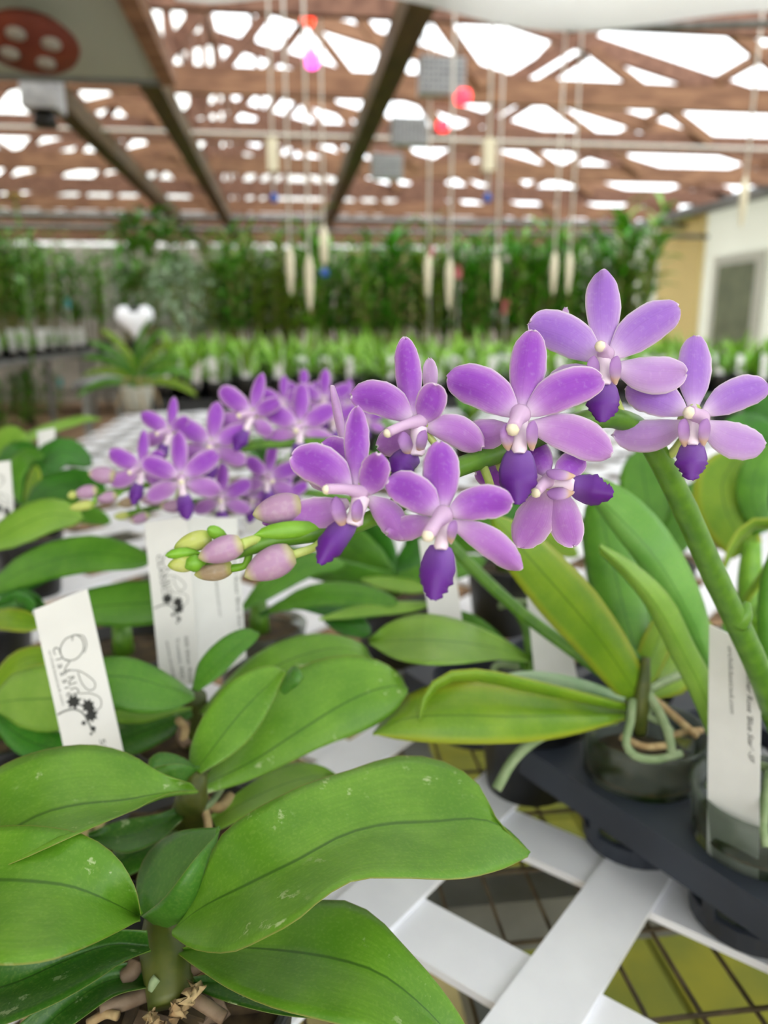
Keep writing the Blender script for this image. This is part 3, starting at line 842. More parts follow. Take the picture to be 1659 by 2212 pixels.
for i in range(12):
    put_cane(rnd.randrange(4), (-2.62 - (i % 2) * .4, 6.0 + i * .33, 0.0), 'shaded cane plant stored on the floor under the aisle bench', 'canes under the aisle bench', rnd.uniform(.75, .85))
def bush(name, c, rx, rzv, n, mat, label, L=.10, seed=1, stems=True):
    r = random.Random(seed); c = np.asarray(c, float); t = thing(name, label, 'plant', (c[0], c[1], .80)); mb = MB()
    for i in range(n):
        u = r.uniform(-1, 1); a = r.uniform(0, 6.28); q_ = math.sqrt(1 - u * u) * r.uniform(.5, 1) 
        p = c + np.array([rx * q_ * math.cos(a), rx * q_ * math.sin(a), rzv * u])
        v, f, _ = leaf3(p, a + r.uniform(-.8, .8), r.uniform(-.2, 1.0), L * r.uniform(.7, 1.3), L * .38, r.uniform(.3, 1.2), nt=5, ns=3)
        mb.add(v, f)
    mb.obj('foliage', M[mat], t, smooth=True)
    sm = MB()
    for k in range(6):
        a = k * 1.05
        sm.add(*tube([(c[0], c[1], .88), c + np.array([rx * .5 * math.cos(a), rx * .5 * math.sin(a), rzv * .4])], [.01, .004], 6, n=4))
    sm.obj('branches', M['cane'], t, smooth=True)
    obj('pot', *lathe([(.001, 0), (.09, 0), (.12, .14), (.125, .16), (.1, .16), (.001, .14)], 18, (c[0], c[1], .80)), M['black'], t)
    return t
bush('silver_shrub', PY(400, 650, 5.5), .28, .24, 420, 'leaf_silver', 'pale grey-green shrub at the aisle end of the rear bench', .085, 3)
bush('broadleaf_shrub', PY(318, 545, 6.0), .24, .26, 160, 'leaf_mid', 'green broad-leaved shrub rising behind the pale shrub', .17, 5)

# vanda at the end of the near bench
vp = Pz(300, 888, ZB)
vt = thing('vanda_plant', 'small fan-leaved vanda in a pale pot at the end of the lattice', 'potted plant', (vp[0], vp[1], ZB))
vb = np.array([vp[0], vp[1], ZB])
obj('pot', *lathe([(.001, 0), (.04, 0), (.052, .07), (.055, .08), (.046, .08), (.044, .07), (.001, .068)], 20, vb), M['wall_white'], vt)
r = random.Random(12)
for i in range(11):
    sgn = -1 if i % 2 else 1; k = i // 2
    v, f, uv = leaf3(vb + (0, 0, .085 + .012 * k), math.pi * (0 if sgn > 0 else 1) + r.uniform(-.35, .35), .35 + .22 * k, .21 - .008 * k, .03, 1.1 - .12 * k, fold=.3, nt=10, shape=STRAP, roll=sgn * .9)
    obj('leaf', v, f, M['leaf_mid' if i % 3 else 'leaf_lime'], vt, uv=uv)
obj('stem', *tube([vb + (0, 0, .065), vb + (0, 0, .16)], [.009, .006], 8), M['stem'], vt)
for k in range(4):
    a = k * 1.7
    obj('root', *tube([vb + (0, 0, .10), vb + (.03 * math.cos(a), .03 * math.sin(a), .11), vb + (.06 * math.cos(a), .06 * math.sin(a), .06 - .01 * k), vb + (.07 * math.cos(a), .07 * math.sin(a), .012)], [.004, .003], 6, n=10), M['root_dry'], vt)

# heart ornament on a stake
hc = PY(292, 692, 4.9); hs = 76 / F * 4.9 / 32
a = np.linspace(0, 2 * math.pi, 40, endpoint=False)
hx = 16 * np.sin(a) ** 3; hz = 13 * np.cos(a) - 5 * np.cos(2 * a) - 2 * np.cos(3 * a) - np.cos(4 * a)
rings = []
for s, dp in ((.02, -.035), (.5, -.032), (.85, -.02), (1, 0), (.85, .02), (.5, .032), (.02, .035)):
    rings.append(np.stack([hc[0] + hx * hs * s, np.full(40, hc[1] + dp), hc[2] + hz * hs * s], 1))
v = np.vstack(rings); f = [(i * 40 + j, i * 40 + (j + 1) % 40, (i + 1) * 40 + (j + 1) % 40, (i + 1) * 40 + j) for i in range(6) for j in range(40)]
ht = thing('heart_ornament', 'glossy white heart ornament with a dark bow on a thin stake', 'ornament', (hc[0], hc[1], 0))
obj('heart', v, f, M['white_pvc'], ht)
obj('stake', *tube([(hc[0], hc[1] + .02, 0), (hc[0], hc[1] + .02, hc[2])], [.006], 8), M['steel'], ht)
for sx in (-1, 1):
    obj('bow_loop', *lathe([(.001, -.02), (.018, -.01), (.02, .01), (.001, .022)], 12, (hc[0] + sx * .018, hc[1] - .01, hc[2] + hs * 9)), M['black'], ht)

# coloured tags far back
for i, (x, y, Y, m, lab) in enumerate([(990, 585, 5.32, 'pink', 'pink tag on a stake before the canes, beside the long string'), (1092, 660, 5.32, 'pink', 'small pink tag low in the cane row'), (930, 540, 5.34, 'pink', 'pink tag at the tops of the canes'),
                                        (147, 655, 8.7, 'teal', 'teal tag among the left canes'), (130, 825, 8.4, 'teal', 'teal tag hung below the metal aisle bench')]):
    c = PY(x, y, Y); t = thing('hang_tag', lab, 'tag', c)
    obj('card', *box(c - (.022, .002, .05), c + (.022, .002, .04)), M[m], t, smooth=False)
    zend = [.80, .80, .80, .87, .85][i]
    obj('stake' if i < 4 else 'thread', *tube([c, (c[0], c[1] + .004, zend)], [.003], 5), M['rope'], t)
yc = PY(33, 425, 6.6)
yt = thing('yellow_flower', 'tall stem with yellow blossoms rising over the left canes', 'flower', (yc[0], yc[1], .8))
for k in range(6):
    aa = k * 1.05; v, f, uv = leaf3(yc, aa, .3, .08, .05, .5, nt=5, ns=3); obj('petal', v, f, M['yellow'], yt, uv=uv)
obj('stem', *tube([(yc[0], yc[1], .8), yc], [.012, .006], 6, n=6), M['stem'], yt)
for k in range(5):
    v, f, uv = leaf3((yc[0], yc[1], 1.3 + .16 * k), k * 2.4, .8, .3, .06, 1.2, nt=7, ns=3, shape=STRAP); obj('leaf', v, f, M['leaf_mid'], yt, uv=uv)

# ================================================================ FOREGROUND ORCHIDS
def pot(parent, c, r, top, mat, bottom=ZB, rim=.004):
    h = top - bottom; rb = r * .78
    o = obj('pot', *lathe([(.001, 0), (rb, 0), (r, h - .004), (r + .001, h), (r - .002, h), (rb - .002, .002), (.001, .002)], 36, (c[0], c[1], bottom)), M[mat], parent)
    return o
def medium(parent, c, r, z, seed=0):
    rr = random.Random(seed); v, f = lathe([(r, -.004), (r * .97, 0), (r * .6, .002), (.001, .003)], 24, (c[0], c[1], z))
    obj('potting_mix', v, f, M['medium'], parent)
def chip(parent, p, L, wdt, az, mat='bark', seed=0, tilt=0.1):
    rr = np.random.RandomState(seed); v, f = box((-L / 2, -wdt / 2, -wdt / 3), (L / 2, wdt / 2, wdt / 3))
    v = v * (1 + rr.uniform(-.3, .3, v.shape)); c, s = math.cos(az), math.sin(az)
    v = v @ np.array([[c, s, 0], [-s, c, 0], [0, 0, 1]]); v[:, 2] += tilt * (v[:, 0] + v[:, 1])
    return obj('bark_chip', v + p, f, M[mat], parent, smooth=False)
def pxtube(pts, rpx, seg=10, n=24):
    """tube through (px, py, depth) with radius given in pixels at that depth"""
    p = np.array(pts, float); P = Pd(p[:, 0], p[:, 1], p[:, 2])
    r = lin(rpx, np.linspace(0, 1, len(p))) * p[:, 2] / F
    ts = np.linspace(0, 1, n)
    return tube(crom(P, ts), np.interp(ts, np.linspace(0, 1, len(p)), r), seg)
def bud(parent, base, tip, hw, d, mat, name='bud', dt=0.0):
    b = np.array(base, float); t = np.array(tip, float)
    P0, P1 = Pd(b[0], b[1], d), Pd(t[0], t[1], d + dt)
    L = P1 - P0; r = hw * d / F; n, seg = 16, 30
    ax = L / np.linalg.norm(L); s = np.cross(ax, fw); s /= np.linalg.norm(s); u = np.cross(s, ax)
    v = []; uv = []
    for i in range(n):
        tt = i / (n - 1)
        rr = r * (math.sin(math.pi * min(1, tt * .94 + .06) ** .85)) ** .62 if 0 < tt < 1 else r * .05
        for j in range(seg):
            a = 2 * math.pi * j / seg
            k = 1 - .17 * max(0, math.cos(3 * (a - .4))) ** 10 * math.sin(math.pi * tt)
            v.append(P0 + L * tt + rr * k * (math.cos(a) * s + math.sin(a) * u)); uv.append((j / seg, tt))
    f = [(i * seg + j, i * seg + (j + 1) % seg, (i + 1) * seg + (j + 1) % seg, (i + 1) * seg + j) for i in range(n - 1) for j in range(seg)]
    f += [tuple(range(seg))[::-1], tuple((n - 1) * seg + j for j in range(seg))]
    return obj(name, v, f, M[mat], parent, uv=uv)

FN = [0]
def flower(parent, c, d, parts, blue=0, lip=None, col=None, sides=None, callus=None, tips=.0):
    """one blossom: c centre pixel, d depth; parts = [(kind, base, tip, half width, depth shift of tip)]"""
    FN[0] += 1
    C0 = Pd(c[0], c[1], d + .002)
    rr = 9 * d / F
    v, f = tube([C0 + fw * .012 - up * .004, C0 + fw * .005, C0 - fw * .001], [.0012, .0019, .0024], 10, n=6)
    fl = obj('flower', v, f, M['pedicel'], parent, C0)
    for i, p in enumerate(parts):
        kind, b, t, hw, dt = p[:5]; kw = p[5] if len(p) > 5 else {}
        m = 'p_blue' if blue else 'p_violet'
        if kind == 'lat': m = 'p_bluesep' if blue else 'p_sepal'
        if kind == 'back': m = 'p_back'
        bend = kw.get('bend', 6)
        b = np.array(b, float); t = np.array(t, float); md = (b + t) / 2; nn = np.array([t[1] - b[1], b[0] - t[0]]); nn = nn / (np.linalg.norm(nn) + 1e-9)
        d0 = d + {'pet': 0.0, 'dor': .0012, 'lat': .0022, 'back': .003}[kind]
        g = sgrid([b, md + nn * kw.get('arc', 0), t], hw, OVAL if kind == 'pet' else PETAL, d=[d0, d0 - .0012 + dt * .45, d0 + dt], oa=.0014, ob=.0014, nt=20, ns=13, asym=kw.get('asym', 0), jag=.03, seed=FN[0] * 10 + i)
        uu, vv = np.meshgrid(np.linspace(-1, 1, 13), np.linspace(0, 1, 20)); ph = FN[0] * 1.7 + i * 2.3
        g = g + fw * (np.sin(vv * 5.5 + ph) * np.cos(uu * 2.4 + ph * .7) * vv * .0011)[..., None]
        v, f, uv = surf(g, .0005)
        obj('petal' if kind == 'pet' else 'sepal', v, f, M[m], fl, uv=uv)
    if lip:
        b, t, hw = lip[:3]; dd = lip[3] if len(lip) > 3 else -.008
        b = np.array(b, float); t = np.array(t, float)
        g = sgrid([b, (b + t) / 2 + np.array(lip[4] if len(lip) > 4 else (0, 0)), t], hw, LIP, d=[d - .002, d - .002 + dd, d - .004 + dd * .8], oa=.0035, ob=.0035, nt=26, ns=11, jag=.13, seed=FN[0])
        v, f, uv = surf(g, .0007)
        obj('lip', v, f, M['lip'], fl, uv=uv)
    if callus:
        (x0, y0), (x1, y1), hw = callus
        g = sgrid([(x0, y0), ((x0 + x1) / 2, (y0 + y1) / 2), (x1, y1)], hw, [(0, .9), (.3, .8), (.6, .72), (.9, .9), (1, .5)], d=[d - .001, d - .003, d - .0045], oa=.0015, ob=.0015, nt=10, ns=7)
        v, f, uv = surf(g, .0012); obj('callus', v, f, M['callus'], fl, uv=uv)
    for sd in (sides or []):
        (x0, y0), (x1, y1), hw = sd
        g = sgrid([(x0, y0), ((x0 + x1) / 2, (y0 + y1) / 2), (x1, y1)], hw, OVAL, d=[d - .003, d - .007, d - .0055], oa=-.0015, ob=.002, nt=10, ns=7)
        v, f, uv = surf(g, .0006); obj('side_lobe', v, f, M['side'], fl, uv=uv)
    if col:
        (x0, y0), (x1, y1), r0, dd = col
        v, f = pxtube([(x0, y0, d), ((x0 + x1) / 2, (y0 + y1) / 2 - 3, d - dd * .6), (x1, y1, d - dd)], [r0 * 1.3, r0 * .88, r0 * .86], 14, 12)
        cobj = obj('column', v, f, M['column'], fl)
        ac = Pd(x1, y1 + r0 * .12, d - dd + .0004); rr = r0 * .82 * d / F
        v, f = lathe([(.0001, -rr), (rr * .7, -rr * .75), (rr, 0), (rr * .75, rr * .7), (.0001, rr)], 14, ac)
        obj('anther_cap', v, f, M['anther'], fl)
    return fl

# ---------------------------------------------------------------- the flowering orchid in the right-hand pot
TD = np.array([.432, -.902]); TN = np.array([.902, .432])
PC1 = np.array([.186, .358]); PITCH = .070
PC2 = PC1 + TD * PITCH
main = thing('potted_orchid', 'orchid with the sharp arching spray of violet flowers, in the pot with the italic tag', 'orchid', (PC2[0], PC2[1], ZB))
pot(main, PC2, .033, .940, 'clear_pot'); medium(main, PC2, .029, .922, 2)
pb = np.array([PC2[0], PC2[1], .93])
def dep(P): return float((np.asarray(P) - CAM) @ fw)
stem_pts = [(1700, 1640, .345), (1672, 1540, .33), (1640, 1450, .31), (1590, 1340, .292), (1540, 1235, .276), (1480, 1100, .258), (1430, 1000, .246), (1385, 930, .238), (1325, 903, .231), (1250, 912, .224), (1160, 945, .217),
            (1060, 985, .210), (985, 1012, .204), (920, 1050, .199), (850, 1095, .195), (780, 1130, .192), (700, 1150, .189), (620, 1160, .187), (545, 1180, .186), (480, 1204, .186), (430, 1216, .186)]
sp = np.array(stem_pts)
P = np.vstack([[pb], Pd(sp[:, 0], sp[:, 1], sp[:, 2])])
ts = np.linspace(0, 1, 90)
kk = np.concatenate([[0], np.cumsum(np.linalg.norm(np.diff(P, axis=0), axis=1))]); kk /= kk[-1]
rad = np.interp(ts, kk, np.array([.0042] + [x * d / F for x, d in zip([26, 26, 26, 26, 26, 26, 25, 24, 22, 22, 22, 22, 21, 20, 19, 18, 19, 20, 18, 12, 7], sp[:, 2])]))
rad *= 1 + .06 * np.exp(-((ts[:, None] - np.array([.18, .42, .52, .6, .68, .76])[None]) / .006) ** 2).sum(1)
obj('flower_stem', *tube(crom(P, ts), rad, 14), M['stem'], main)
v, f = pxtube([(1592, 1345, .291), (1605, 1330, .289), (1616, 1300, .289)], [25, 19, 6], 10, 8); obj('bract', v, f, M['stem'], main)
def pedicel(parent, pts, r=8, name='pedicel', mat='pedicel'):
    v, f = pxtube(pts, r, 8, 12); obj(name, v, f, M[mat], parent)
pedicel(main, [(1432, 990, .246), (1455, 975, .242), (1488, 925, .236)], [11, 9, 7])
pedicel(main, [(1345, 900, .233), (1330, 860, .23), (1308, 800, .226)], [9, 8, 7])
pedicel(main, [(1130, 955, .216), (1126, 930, .212), (1124, 900, .208)], [9, 8, 7])
pedicel(main, [(1080, 1000, .212), (1095, 1035, .212), (1150, 1030, .214), (1182, 1035, .212)], [11, 9, 8])
pedicel(main, [(975, 1020, .204), (960, 990, .204), (908, 915, .203)], [9, 8, 7])
pedicel(main, [(1045, 1010, .208), (1060, 1060, .205), (1010, 1100, .196), (960, 1110, .187)], [10, 8, 7])
pedicel(main, [(850, 1095, .195), (830, 1110, .193), (775, 1070, .19)], [9, 8, 7])
pedicel(main, [(905, 1055, .199), (880, 1030, .205), (760, 990, .21)], [8, 7, 6])
# far right blossom
flower(main, (1497, 890), .2275, [('dor', (1497, 885), (1503, 725), 39, .004), ('pet', (1480, 890), (1352, 842), 40, .003, dict(arc=-8)), ('pet', (1520, 892), (1659, 830), 36, .003, dict(arc=8)),
    ('lat', (1483, 915), (1323, 940), 36, .004, dict(arc=14)), ('lat', (1515, 915), (1652, 962), 41, .004, dict(arc=-12))], 1,
    lip=((1496, 958), (1492, 1037), 34), callus=((1497, 905), (1496, 962), 16), sides=[((1478, 965), (1476, 905), 13), ((1518, 962), (1524, 905), 13)], col=((1512, 905), (1489, 890), 17, .006))
# top blossom
flower(main, (1305, 775), .219, [('dor', (1304, 760), (1302, 585), 39, .004), ('pet', (1295, 775), (1142, 697), 46, .003, dict(arc=-14)), ('pet', (1320, 770), (1467, 663), 43, .003, dict(arc=10)),
    ('lat', (1290, 800), (1178, 845), 38, .004), ('lat', (1325, 792), (1484, 805), 42, .004, dict(arc=-12))], 1,
    lip=((1306, 828), (1301, 912), 35), callus=((1304, 775), (1306, 832), 18), sides=[((1284, 832), (1280, 770), 14), ((1328, 830), (1330, 770), 13)], col=((1308, 765), (1297, 747), 15, .006))
# the thin back sepal of a blossom facing away behind it
# big centre blossom
flower(main, (1125, 895), .2035, [('dor', (1128, 890), (1151, 713), 41, .004), ('pet', (1115, 895), (966, 815), 46, .003, dict(arc=-16)), ('pet', (1138, 893), (1304, 818), 43, .002, dict(arc=14)),
    ('lat', (1110, 925), (985, 955), 36, .004), ('lat', (1140, 920), (1320, 982), 45, .004, dict(arc=14))], 0,
    lip=((1120, 975), (1117, 1090), 42), callus=((1124, 905), (1121, 980), 19), sides=[((1096, 972), (1094, 915), 15), ((1148, 972), (1150, 910), 13)], col=((1124, 895), (1108, 925), 18, .008))
# lower right blossom turned sideways
flower(main, (1190, 1042), .209, [('lat', (1182, 1050), (1120, 1182), 44, .002, dict(arc=6)), ('lat', (1205, 1052), (1240, 1182), 39, .002, dict(arc=-4)), ('pet', (1172, 1035), (1026, 1022), 30, .006, dict(arc=10)),
    ('dor', (1182, 1032), (1150, 955), 30, .008), ('pet', (1200, 1030), (1262, 985), 30, .006)], 0,
    lip=((1238, 1050), (1324, 1068), 33, -.004), callus=((1185, 1040), (1240, 1048), 18), sides=[((1240, 1030), (1180, 1022), 12), ((1238, 1065), (1182, 1068), 14)], col=((1190, 1035), (1158, 1062), 14, .008))
# upper left blossom facing aside
flower(main, (905, 915), .1995, [('dor', (892, 905), (874, 728), 29, .004), ('pet', (888, 905), (758, 855), 38, .002, dict(arc=-18)), ('pet', (912, 912), (941, 828), 33, -.007, dict(arc=-4)),
    ('lat', (915, 920), (1041, 968), 36, .0, dict(arc=16)), ('lat', (900, 940), (815, 965), 33, .004)], 0,
    lip=((898, 985), (858, 1036), 29, -.006, (-6, -12)), callus=((905, 925), (900, 985), 20), sides=[((885, 985), (868, 935), 15), ((905, 980), (915, 930), 12)], col=((912, 908), (838, 934), 12.5, .008))
# left blossom facing aside
flower(main, (775, 1065), .1855, [('dor', (770, 1055), (771, 878), 28, .004), ('pet', (755, 1060), (628, 985), 44, .002, dict(arc=-16)), ('pet', (790, 1068), (818, 980), 33, -.008, dict(arc=-4)),
    ('lat', (752, 1085), (621, 1112), 38, .0, dict(arc=12)), ('lat', (795, 1075), (868, 1164), 32, -.002, dict(arc=10))], 0,
    lip=((757, 1128), (690, 1218), 29, -.006, (-4, -4)), callus=((780, 1075), (762, 1135), 22), sides=[((742, 1140), (722, 1075), 16), ((770, 1135), (772, 1080), 13)], col=((785, 1064), (706, 1056), 13, .008))
# front centre blossom
flower(main, (956, 1112), .1805, [('dor', (956, 1105), (950, 953), 41, .004), ('pet', (945, 1110), (836, 1040), 40, .003, dict(arc=-12)), ('pet', (970, 1110), (1107, 1088), 38, .0, dict(arc=14)),
    ('lat', (972, 1128), (1124, 1228), 33, .003, dict(arc=12)), ('lat', (940, 1125), (835, 1152), 28, .004)], 0,
    lip=((952, 1182), (936, 1296), 39, -.006), callus=((957, 1130), (952, 1188), 16), sides=[((972, 1172), (980, 1125), 11), ((925, 1165), (930, 1130), 11)], col=((958, 1112), (925, 1155), 17, .010))
# blossoms facing away, seen from behind
flower(main, (930, 865), .212, [('back', (930, 860), (928, 774), 17, .004), ('back', (925, 870), (962, 862), 22, .004)], 0)
flower(main, (748, 985), .2, [('back', (748, 985), (718, 834), 10, .004), ('pet', (770, 990), (695, 962), 32, .004), ('back', (700, 1005), (700, 1060), 34, .006)], 0)
flower(main, (1210, 700), .235, [('back', (1215, 740), (1222, 665), 11, .004)], 1)
flower(main, (620, 1115), .195, [('pet', (660, 1120), (570, 1128), 16, .004), ('back', (680, 1165), (720, 1175), 20, .004)], 0)
# buds
bud(main, (655, 1090), (546, 1112), 34, .189, 'bud_pink')
bud(main, (637, 1192), (528, 1246), 36, .184, 'bud_pink'); pedicel(main, [(700, 1165, .188), (680, 1182, .186), (634, 1198, .184)], [10, 9, 10])
bud(main, (526, 1172), (428, 1206), 29, .182, 'bud_pink'); pedicel(main, [(570, 1160, .187), (545, 1167, .184), (522, 1176, .182)], [12, 11, 13])
bud(main, (458, 1158), (376, 1184), 22, .187, 'bud_green'); bud(main, (425, 1214), (362, 1222), 19, .185, 'bud_green')
bud(main, (503, 1222), (420, 1242), 24, .189, 'bud_brown'); pedicel(main, [(540, 1185, .187), (530, 1220, .188), (500, 1228, .189)], [9, 8, 9], mat='stem_bright')
sleaf('bract', [(492, 1168), (465, 1150), (448, 1141)], 15, main, M['stem_bright'], d=[.186, .184, .183], nt=8, ns=5, shape=OVAL)
sleaf('bract', [(432, 1195), (395, 1194), (359, 1200)], 12, main, M['stem_bright'], d=[.186, .184, .184], nt=8, ns=5, shape=OVAL)
sleaf('bract', [(440, 1215), (425, 1215), (405, 1225)], 19, main, M['stem_bright'], d=[.184, .182, .183], nt=8, ns=5, shape=OVAL)
sleaf('bract', [(700, 1140), (620, 1145), (550, 1155)], 20, main, M['stem_bright'], d=[.1885, .1845, .185], nt=10, ns=7, shape=STRAP)
# its leaves
loft('leaf', [(1560, 1500), (1545, 1400), (1510, 1270), (1440, 1140), (1350, 1055), (1245, 1015)], [(1545, 1500), (1520, 1400), (1470, 1290), (1405, 1190), (1330, 1110), (1250, 1030)],
     [(1530, 1500), (1490, 1400), (1430, 1300), (1375, 1215), (1310, 1130), (1255, 1050)], main, M['leaf_fresh'], d=[.37, .36, .35, .345, .35, .36], oa=.006, ob=.004)
loft('leaf', [(1580, 1640), (1545, 1480), (1500, 1390), (1450, 1290), (1370, 1215), (1298, 1174)], [(1572, 1660), (1520, 1500), (1470, 1400), (1420, 1310), (1352, 1230), (1296, 1182)],
     [(1560, 1670), (1500, 1520), (1445, 1410), (1395, 1310), (1340, 1240), (1295, 1196)], main, M['leaf_pale'], d=[.372, .360, .345, .335, .33, .33], oa=.004, ob=.006)
sleaf('leaf', [(1700, 1620), (1672, 1450), (1662, 1300), (1668, 1180)], 30, main, M['leaf_mid'], d=[.345, .35, .36, .37], oa=.004, ob=.004, shape=STRAP)
sleaf('leaf', [(1690, 1650), (1740, 1560), (1820, 1500)], 45, main, M['leaf_mid'], d=[.345, .34, .33], oa=.004, ob=.004, shape=STRAP)
for pts in ([(1665, 1660, .36), (1610, 1650, .38), (1560, 1670, .385), (1530, 1700, .378)], [(1660, 1670, .35), (1655, 1720, .335), (1650, 1790, .325), (1655, 1830, .322)]):
    v, f = pxtube(pts, 9, 8, 14); obj('root', v, f, M['root'], main)

# ---------------------------------------------------------------- the black carrying tray
tt = thing('carrying_tray', 'blue-black plastic carrying tray holding the clear pots on the lattice', 'tray', (PC1[0], PC1[1], ZB))
ZD = .914; seg = 32
def tp(a, b, z): 
    q_ = PC1 + TD * a + TN * b; return (q_[0], q_[1], z)
mb = MB(); rim_b = -.037
cells = [(i, j) for i in range(-2, 4) for j in range(0, 3)]
for i, j in cells:
    a0, b0 = i * PITCH, j * PITCH
    hh = PITCH / 2; lo_b = rim_b if j == 0 else -hh
    ci, sq = [], []
    for k in range(seg):
        th = 2 * math.pi * k / seg; c, s = math.cos(th), math.sin(th)
        rr = .0305; ci.append((a0 + rr * c, b0 + rr * s))
        m = max(abs(c), abs(s)); x, y = hh * c / m, hh * s / m
        if j == 0 and y < 0: y *= abs(rim_b) / hh
        sq.append((a0 + x, b0 + y))
    v = [tp(*p, ZD) for p in ci] + [tp(*p, ZD) for p in sq] + [tp(*p, ZD - .003) for p in ci] + [tp(*p, ZD - .003) for p in sq] + [tp(a0 + (p[0] - a0) * .97, b0 + (p[1] - b0) * .97, ZD - .010) for p in ci]
    n = seg; f = []
    for k in range(n):
        l = (k + 1) % n
        f += [(k, n + k, n + l, l), (2 * n + l, 3 * n + l, 3 * n + k, 2 * n + k), (k, l, 4 * n + l, 4 * n + k)]
    mb.add(v, f)
mb.obj('deck', M['tray'], tt)
a0, a1, b1 = -2.5 * PITCH, 3.5 * PITCH, 2.5 * PITCH
for (pa, pb_) in (((a0, rim_b), (a1, rim_b)), ((a1, rim_b), (a1, b1)), ((a1, b1), (a0, b1)), ((a0, b1), (a0, rim_b))):
    p = np.array(tp(*pa, ZD - .0085)); q_ = np.array(tp(*pb_, ZD - .0085))
    obj('skirt', *beam(p, q_, .002, .0175), M['tray'], tt, smooth=False)
for i, j in cells:
    c = tp(i * PITCH, j * PITCH, 0)
    cup = MB()
    cup.add(*lathe([(.024, 0), (.0285, 0), (.0292, .010), (.027, .011), (.024, 0)], 24, (c[0], c[1], ZB)))
    cup.add(*lathe([(.001, .0005), (.004, .001), (.004, .003), (.001, .003)], 8, (c[0], c[1], ZB)))
    for k in range(6):
        th = k * math.pi / 3 + .3
        cup.add(*beam((c[0] + .0286 * math.cos(th), c[1] + .0286 * math.sin(th), ZB + .008), (c[0] + .0308 * math.cos(th), c[1] + .0308 * math.sin(th), ZD - .002), .007, .0016, (math.cos(th), math.sin(th), 0)))
    cup.obj('cup', M['tray'], tt)

# ---------------------------------------------------------------- the orchid in the neighbouring clear pot
mid = thing('potted_orchid', 'strap-leaved orchid with pale aerial roots in the algae-stained clear pot', 'orchid', (PC1[0], PC1[1], ZB))
pot(mid, PC1, .033, .940, 'clear_pot'); medium(mid, PC1, .029, .920, 3)
sb = np.array([PC1[0], PC1[1], .93]); sd_ = dep(sb)
v, f = pxtube([(1382, 1585, .405), (1382, 1530, .40), (1390, 1470, .398), (1395, 1420, .40)], [14, 20, 16, 9], 12, 12); obj('stem', v, f, M['stem_olive'], mid)
loft('leaf', [(1352, 1530), (1230, 1505), (1100, 1478), (1000, 1468), (900, 1490), (840, 1535), (808, 1580)], [(1352, 1540), (1230, 1545), (1100, 1548), (1000, 1545), (900, 1548), (850, 1560), (806, 1582)],
     [(1350, 1556), (1250, 1585), (1150, 1603), (1020, 1608), (920, 1604), (860, 1598), (806, 1586)], mid, M['leaf_lime'], d=[.40, .375, .355, .345, .345], oa=.02, ob=-.004)
sleaf('leaf', [(1352, 1528), (1250, 1505), (1130, 1478), (1030, 1458), (960, 1466), (920, 1505), (906, 1556)], 15, mid, M['leaf_lime'], d=[.398, .385, .372, .36, .35, .345, .343], oa=.006, ob=.0, shape=STRAP)
sleaf('leaf', [(1375, 1500), (1290, 1375), (1200, 1270), (1120, 1180), (1060, 1110)], 62, mid, M['leaf_lime'], d=[.40, .385, .37, .36, .355], oa=.004, ob=.008, shape=STRAP)
sleaf('leaf', [(1385, 1440), (1330, 1370), (1240, 1270), (1160, 1170), (1110, 1110)], 20, mid, M['leaf_dark'], d=[.402, .395, .382, .37, .365], oa=.003, ob=.006, shape=STRAP)
sleaf('leaf', [(1392, 1470), (1362, 1370), (1328, 1240), (1300, 1120), (1290, 1050)], 62, mid, M['leaf_mid'], d=[.405, .42, .44, .46, .47], oa=.008, ob=.008, shape=STRAP)
sleaf('leaf', [(1400, 1470), (1405, 1400), (1395, 1280), (1380, 1200)], 36, mid, M['leaf_dark'], d=[.41, .43, .46, .48], oa=.006, ob=.0, shape=STRAP)
sleaf('leaf', [(1385, 1500), (1400, 1440), (1425, 1370), (1440, 1320)], 34, mid, M['leaf_lime'], d=[.40, .405, .41, .42], oa=.004, ob=.004)
sleaf('leaf', [(1400, 1505), (1440, 1470), (1490, 1400), (1520, 1330)], 56, mid, M['leaf_lime'], d=[.41, .43, .45, .46], oa=.006, ob=.006)
sleaf('leaf', [(1350, 1510), (1250, 1480), (1150, 1462), (1080, 1460)], 16, mid, M['leaf_silver'], d=[.40, .40, .395, .39], shape=STRAP)
for pts, r_, m in ([((1366, 1512, .395), (1362, 1560, .388), (1352, 1605, .385), (1370, 1632, .383), (1420, 1640, .385), (1470, 1628, .39)), 9, 'root'],
                   [((1398, 1495, .398), (1425, 1540, .395), (1445, 1590, .39), (1452, 1640, .388)), 10, 'root'],
                   [((1400, 1500, .40), (1460, 1550, .40), (1505, 1590, .40)), 8, 'root_dry'], [((1410, 1520, .402), (1400, 1545, .40), (1430, 1560, .398), (1450, 1580, .40)), 8, 'root'],
                   [((1330, 1555, .40), (1250, 1565, .39), (1170, 1590, .375), (1110, 1640, .365), (1072, 1705, .36)), 12, 'root'], [((1480, 1455, .42), (1440, 1470, .41), (1400, 1490, .40)), 9, 'root'],
                   [((1340, 1590, .395), (1390, 1612, .39), (1440, 1610, .39)), 8, 'root_dry'], [((1440, 1590, .40), (1490, 1580, .405), (1515, 1578, .41)), 7, 'root_dry']):
    v, f = pxtube(pts, r_, 9, 18); obj('root', v, f, M[m], mid)

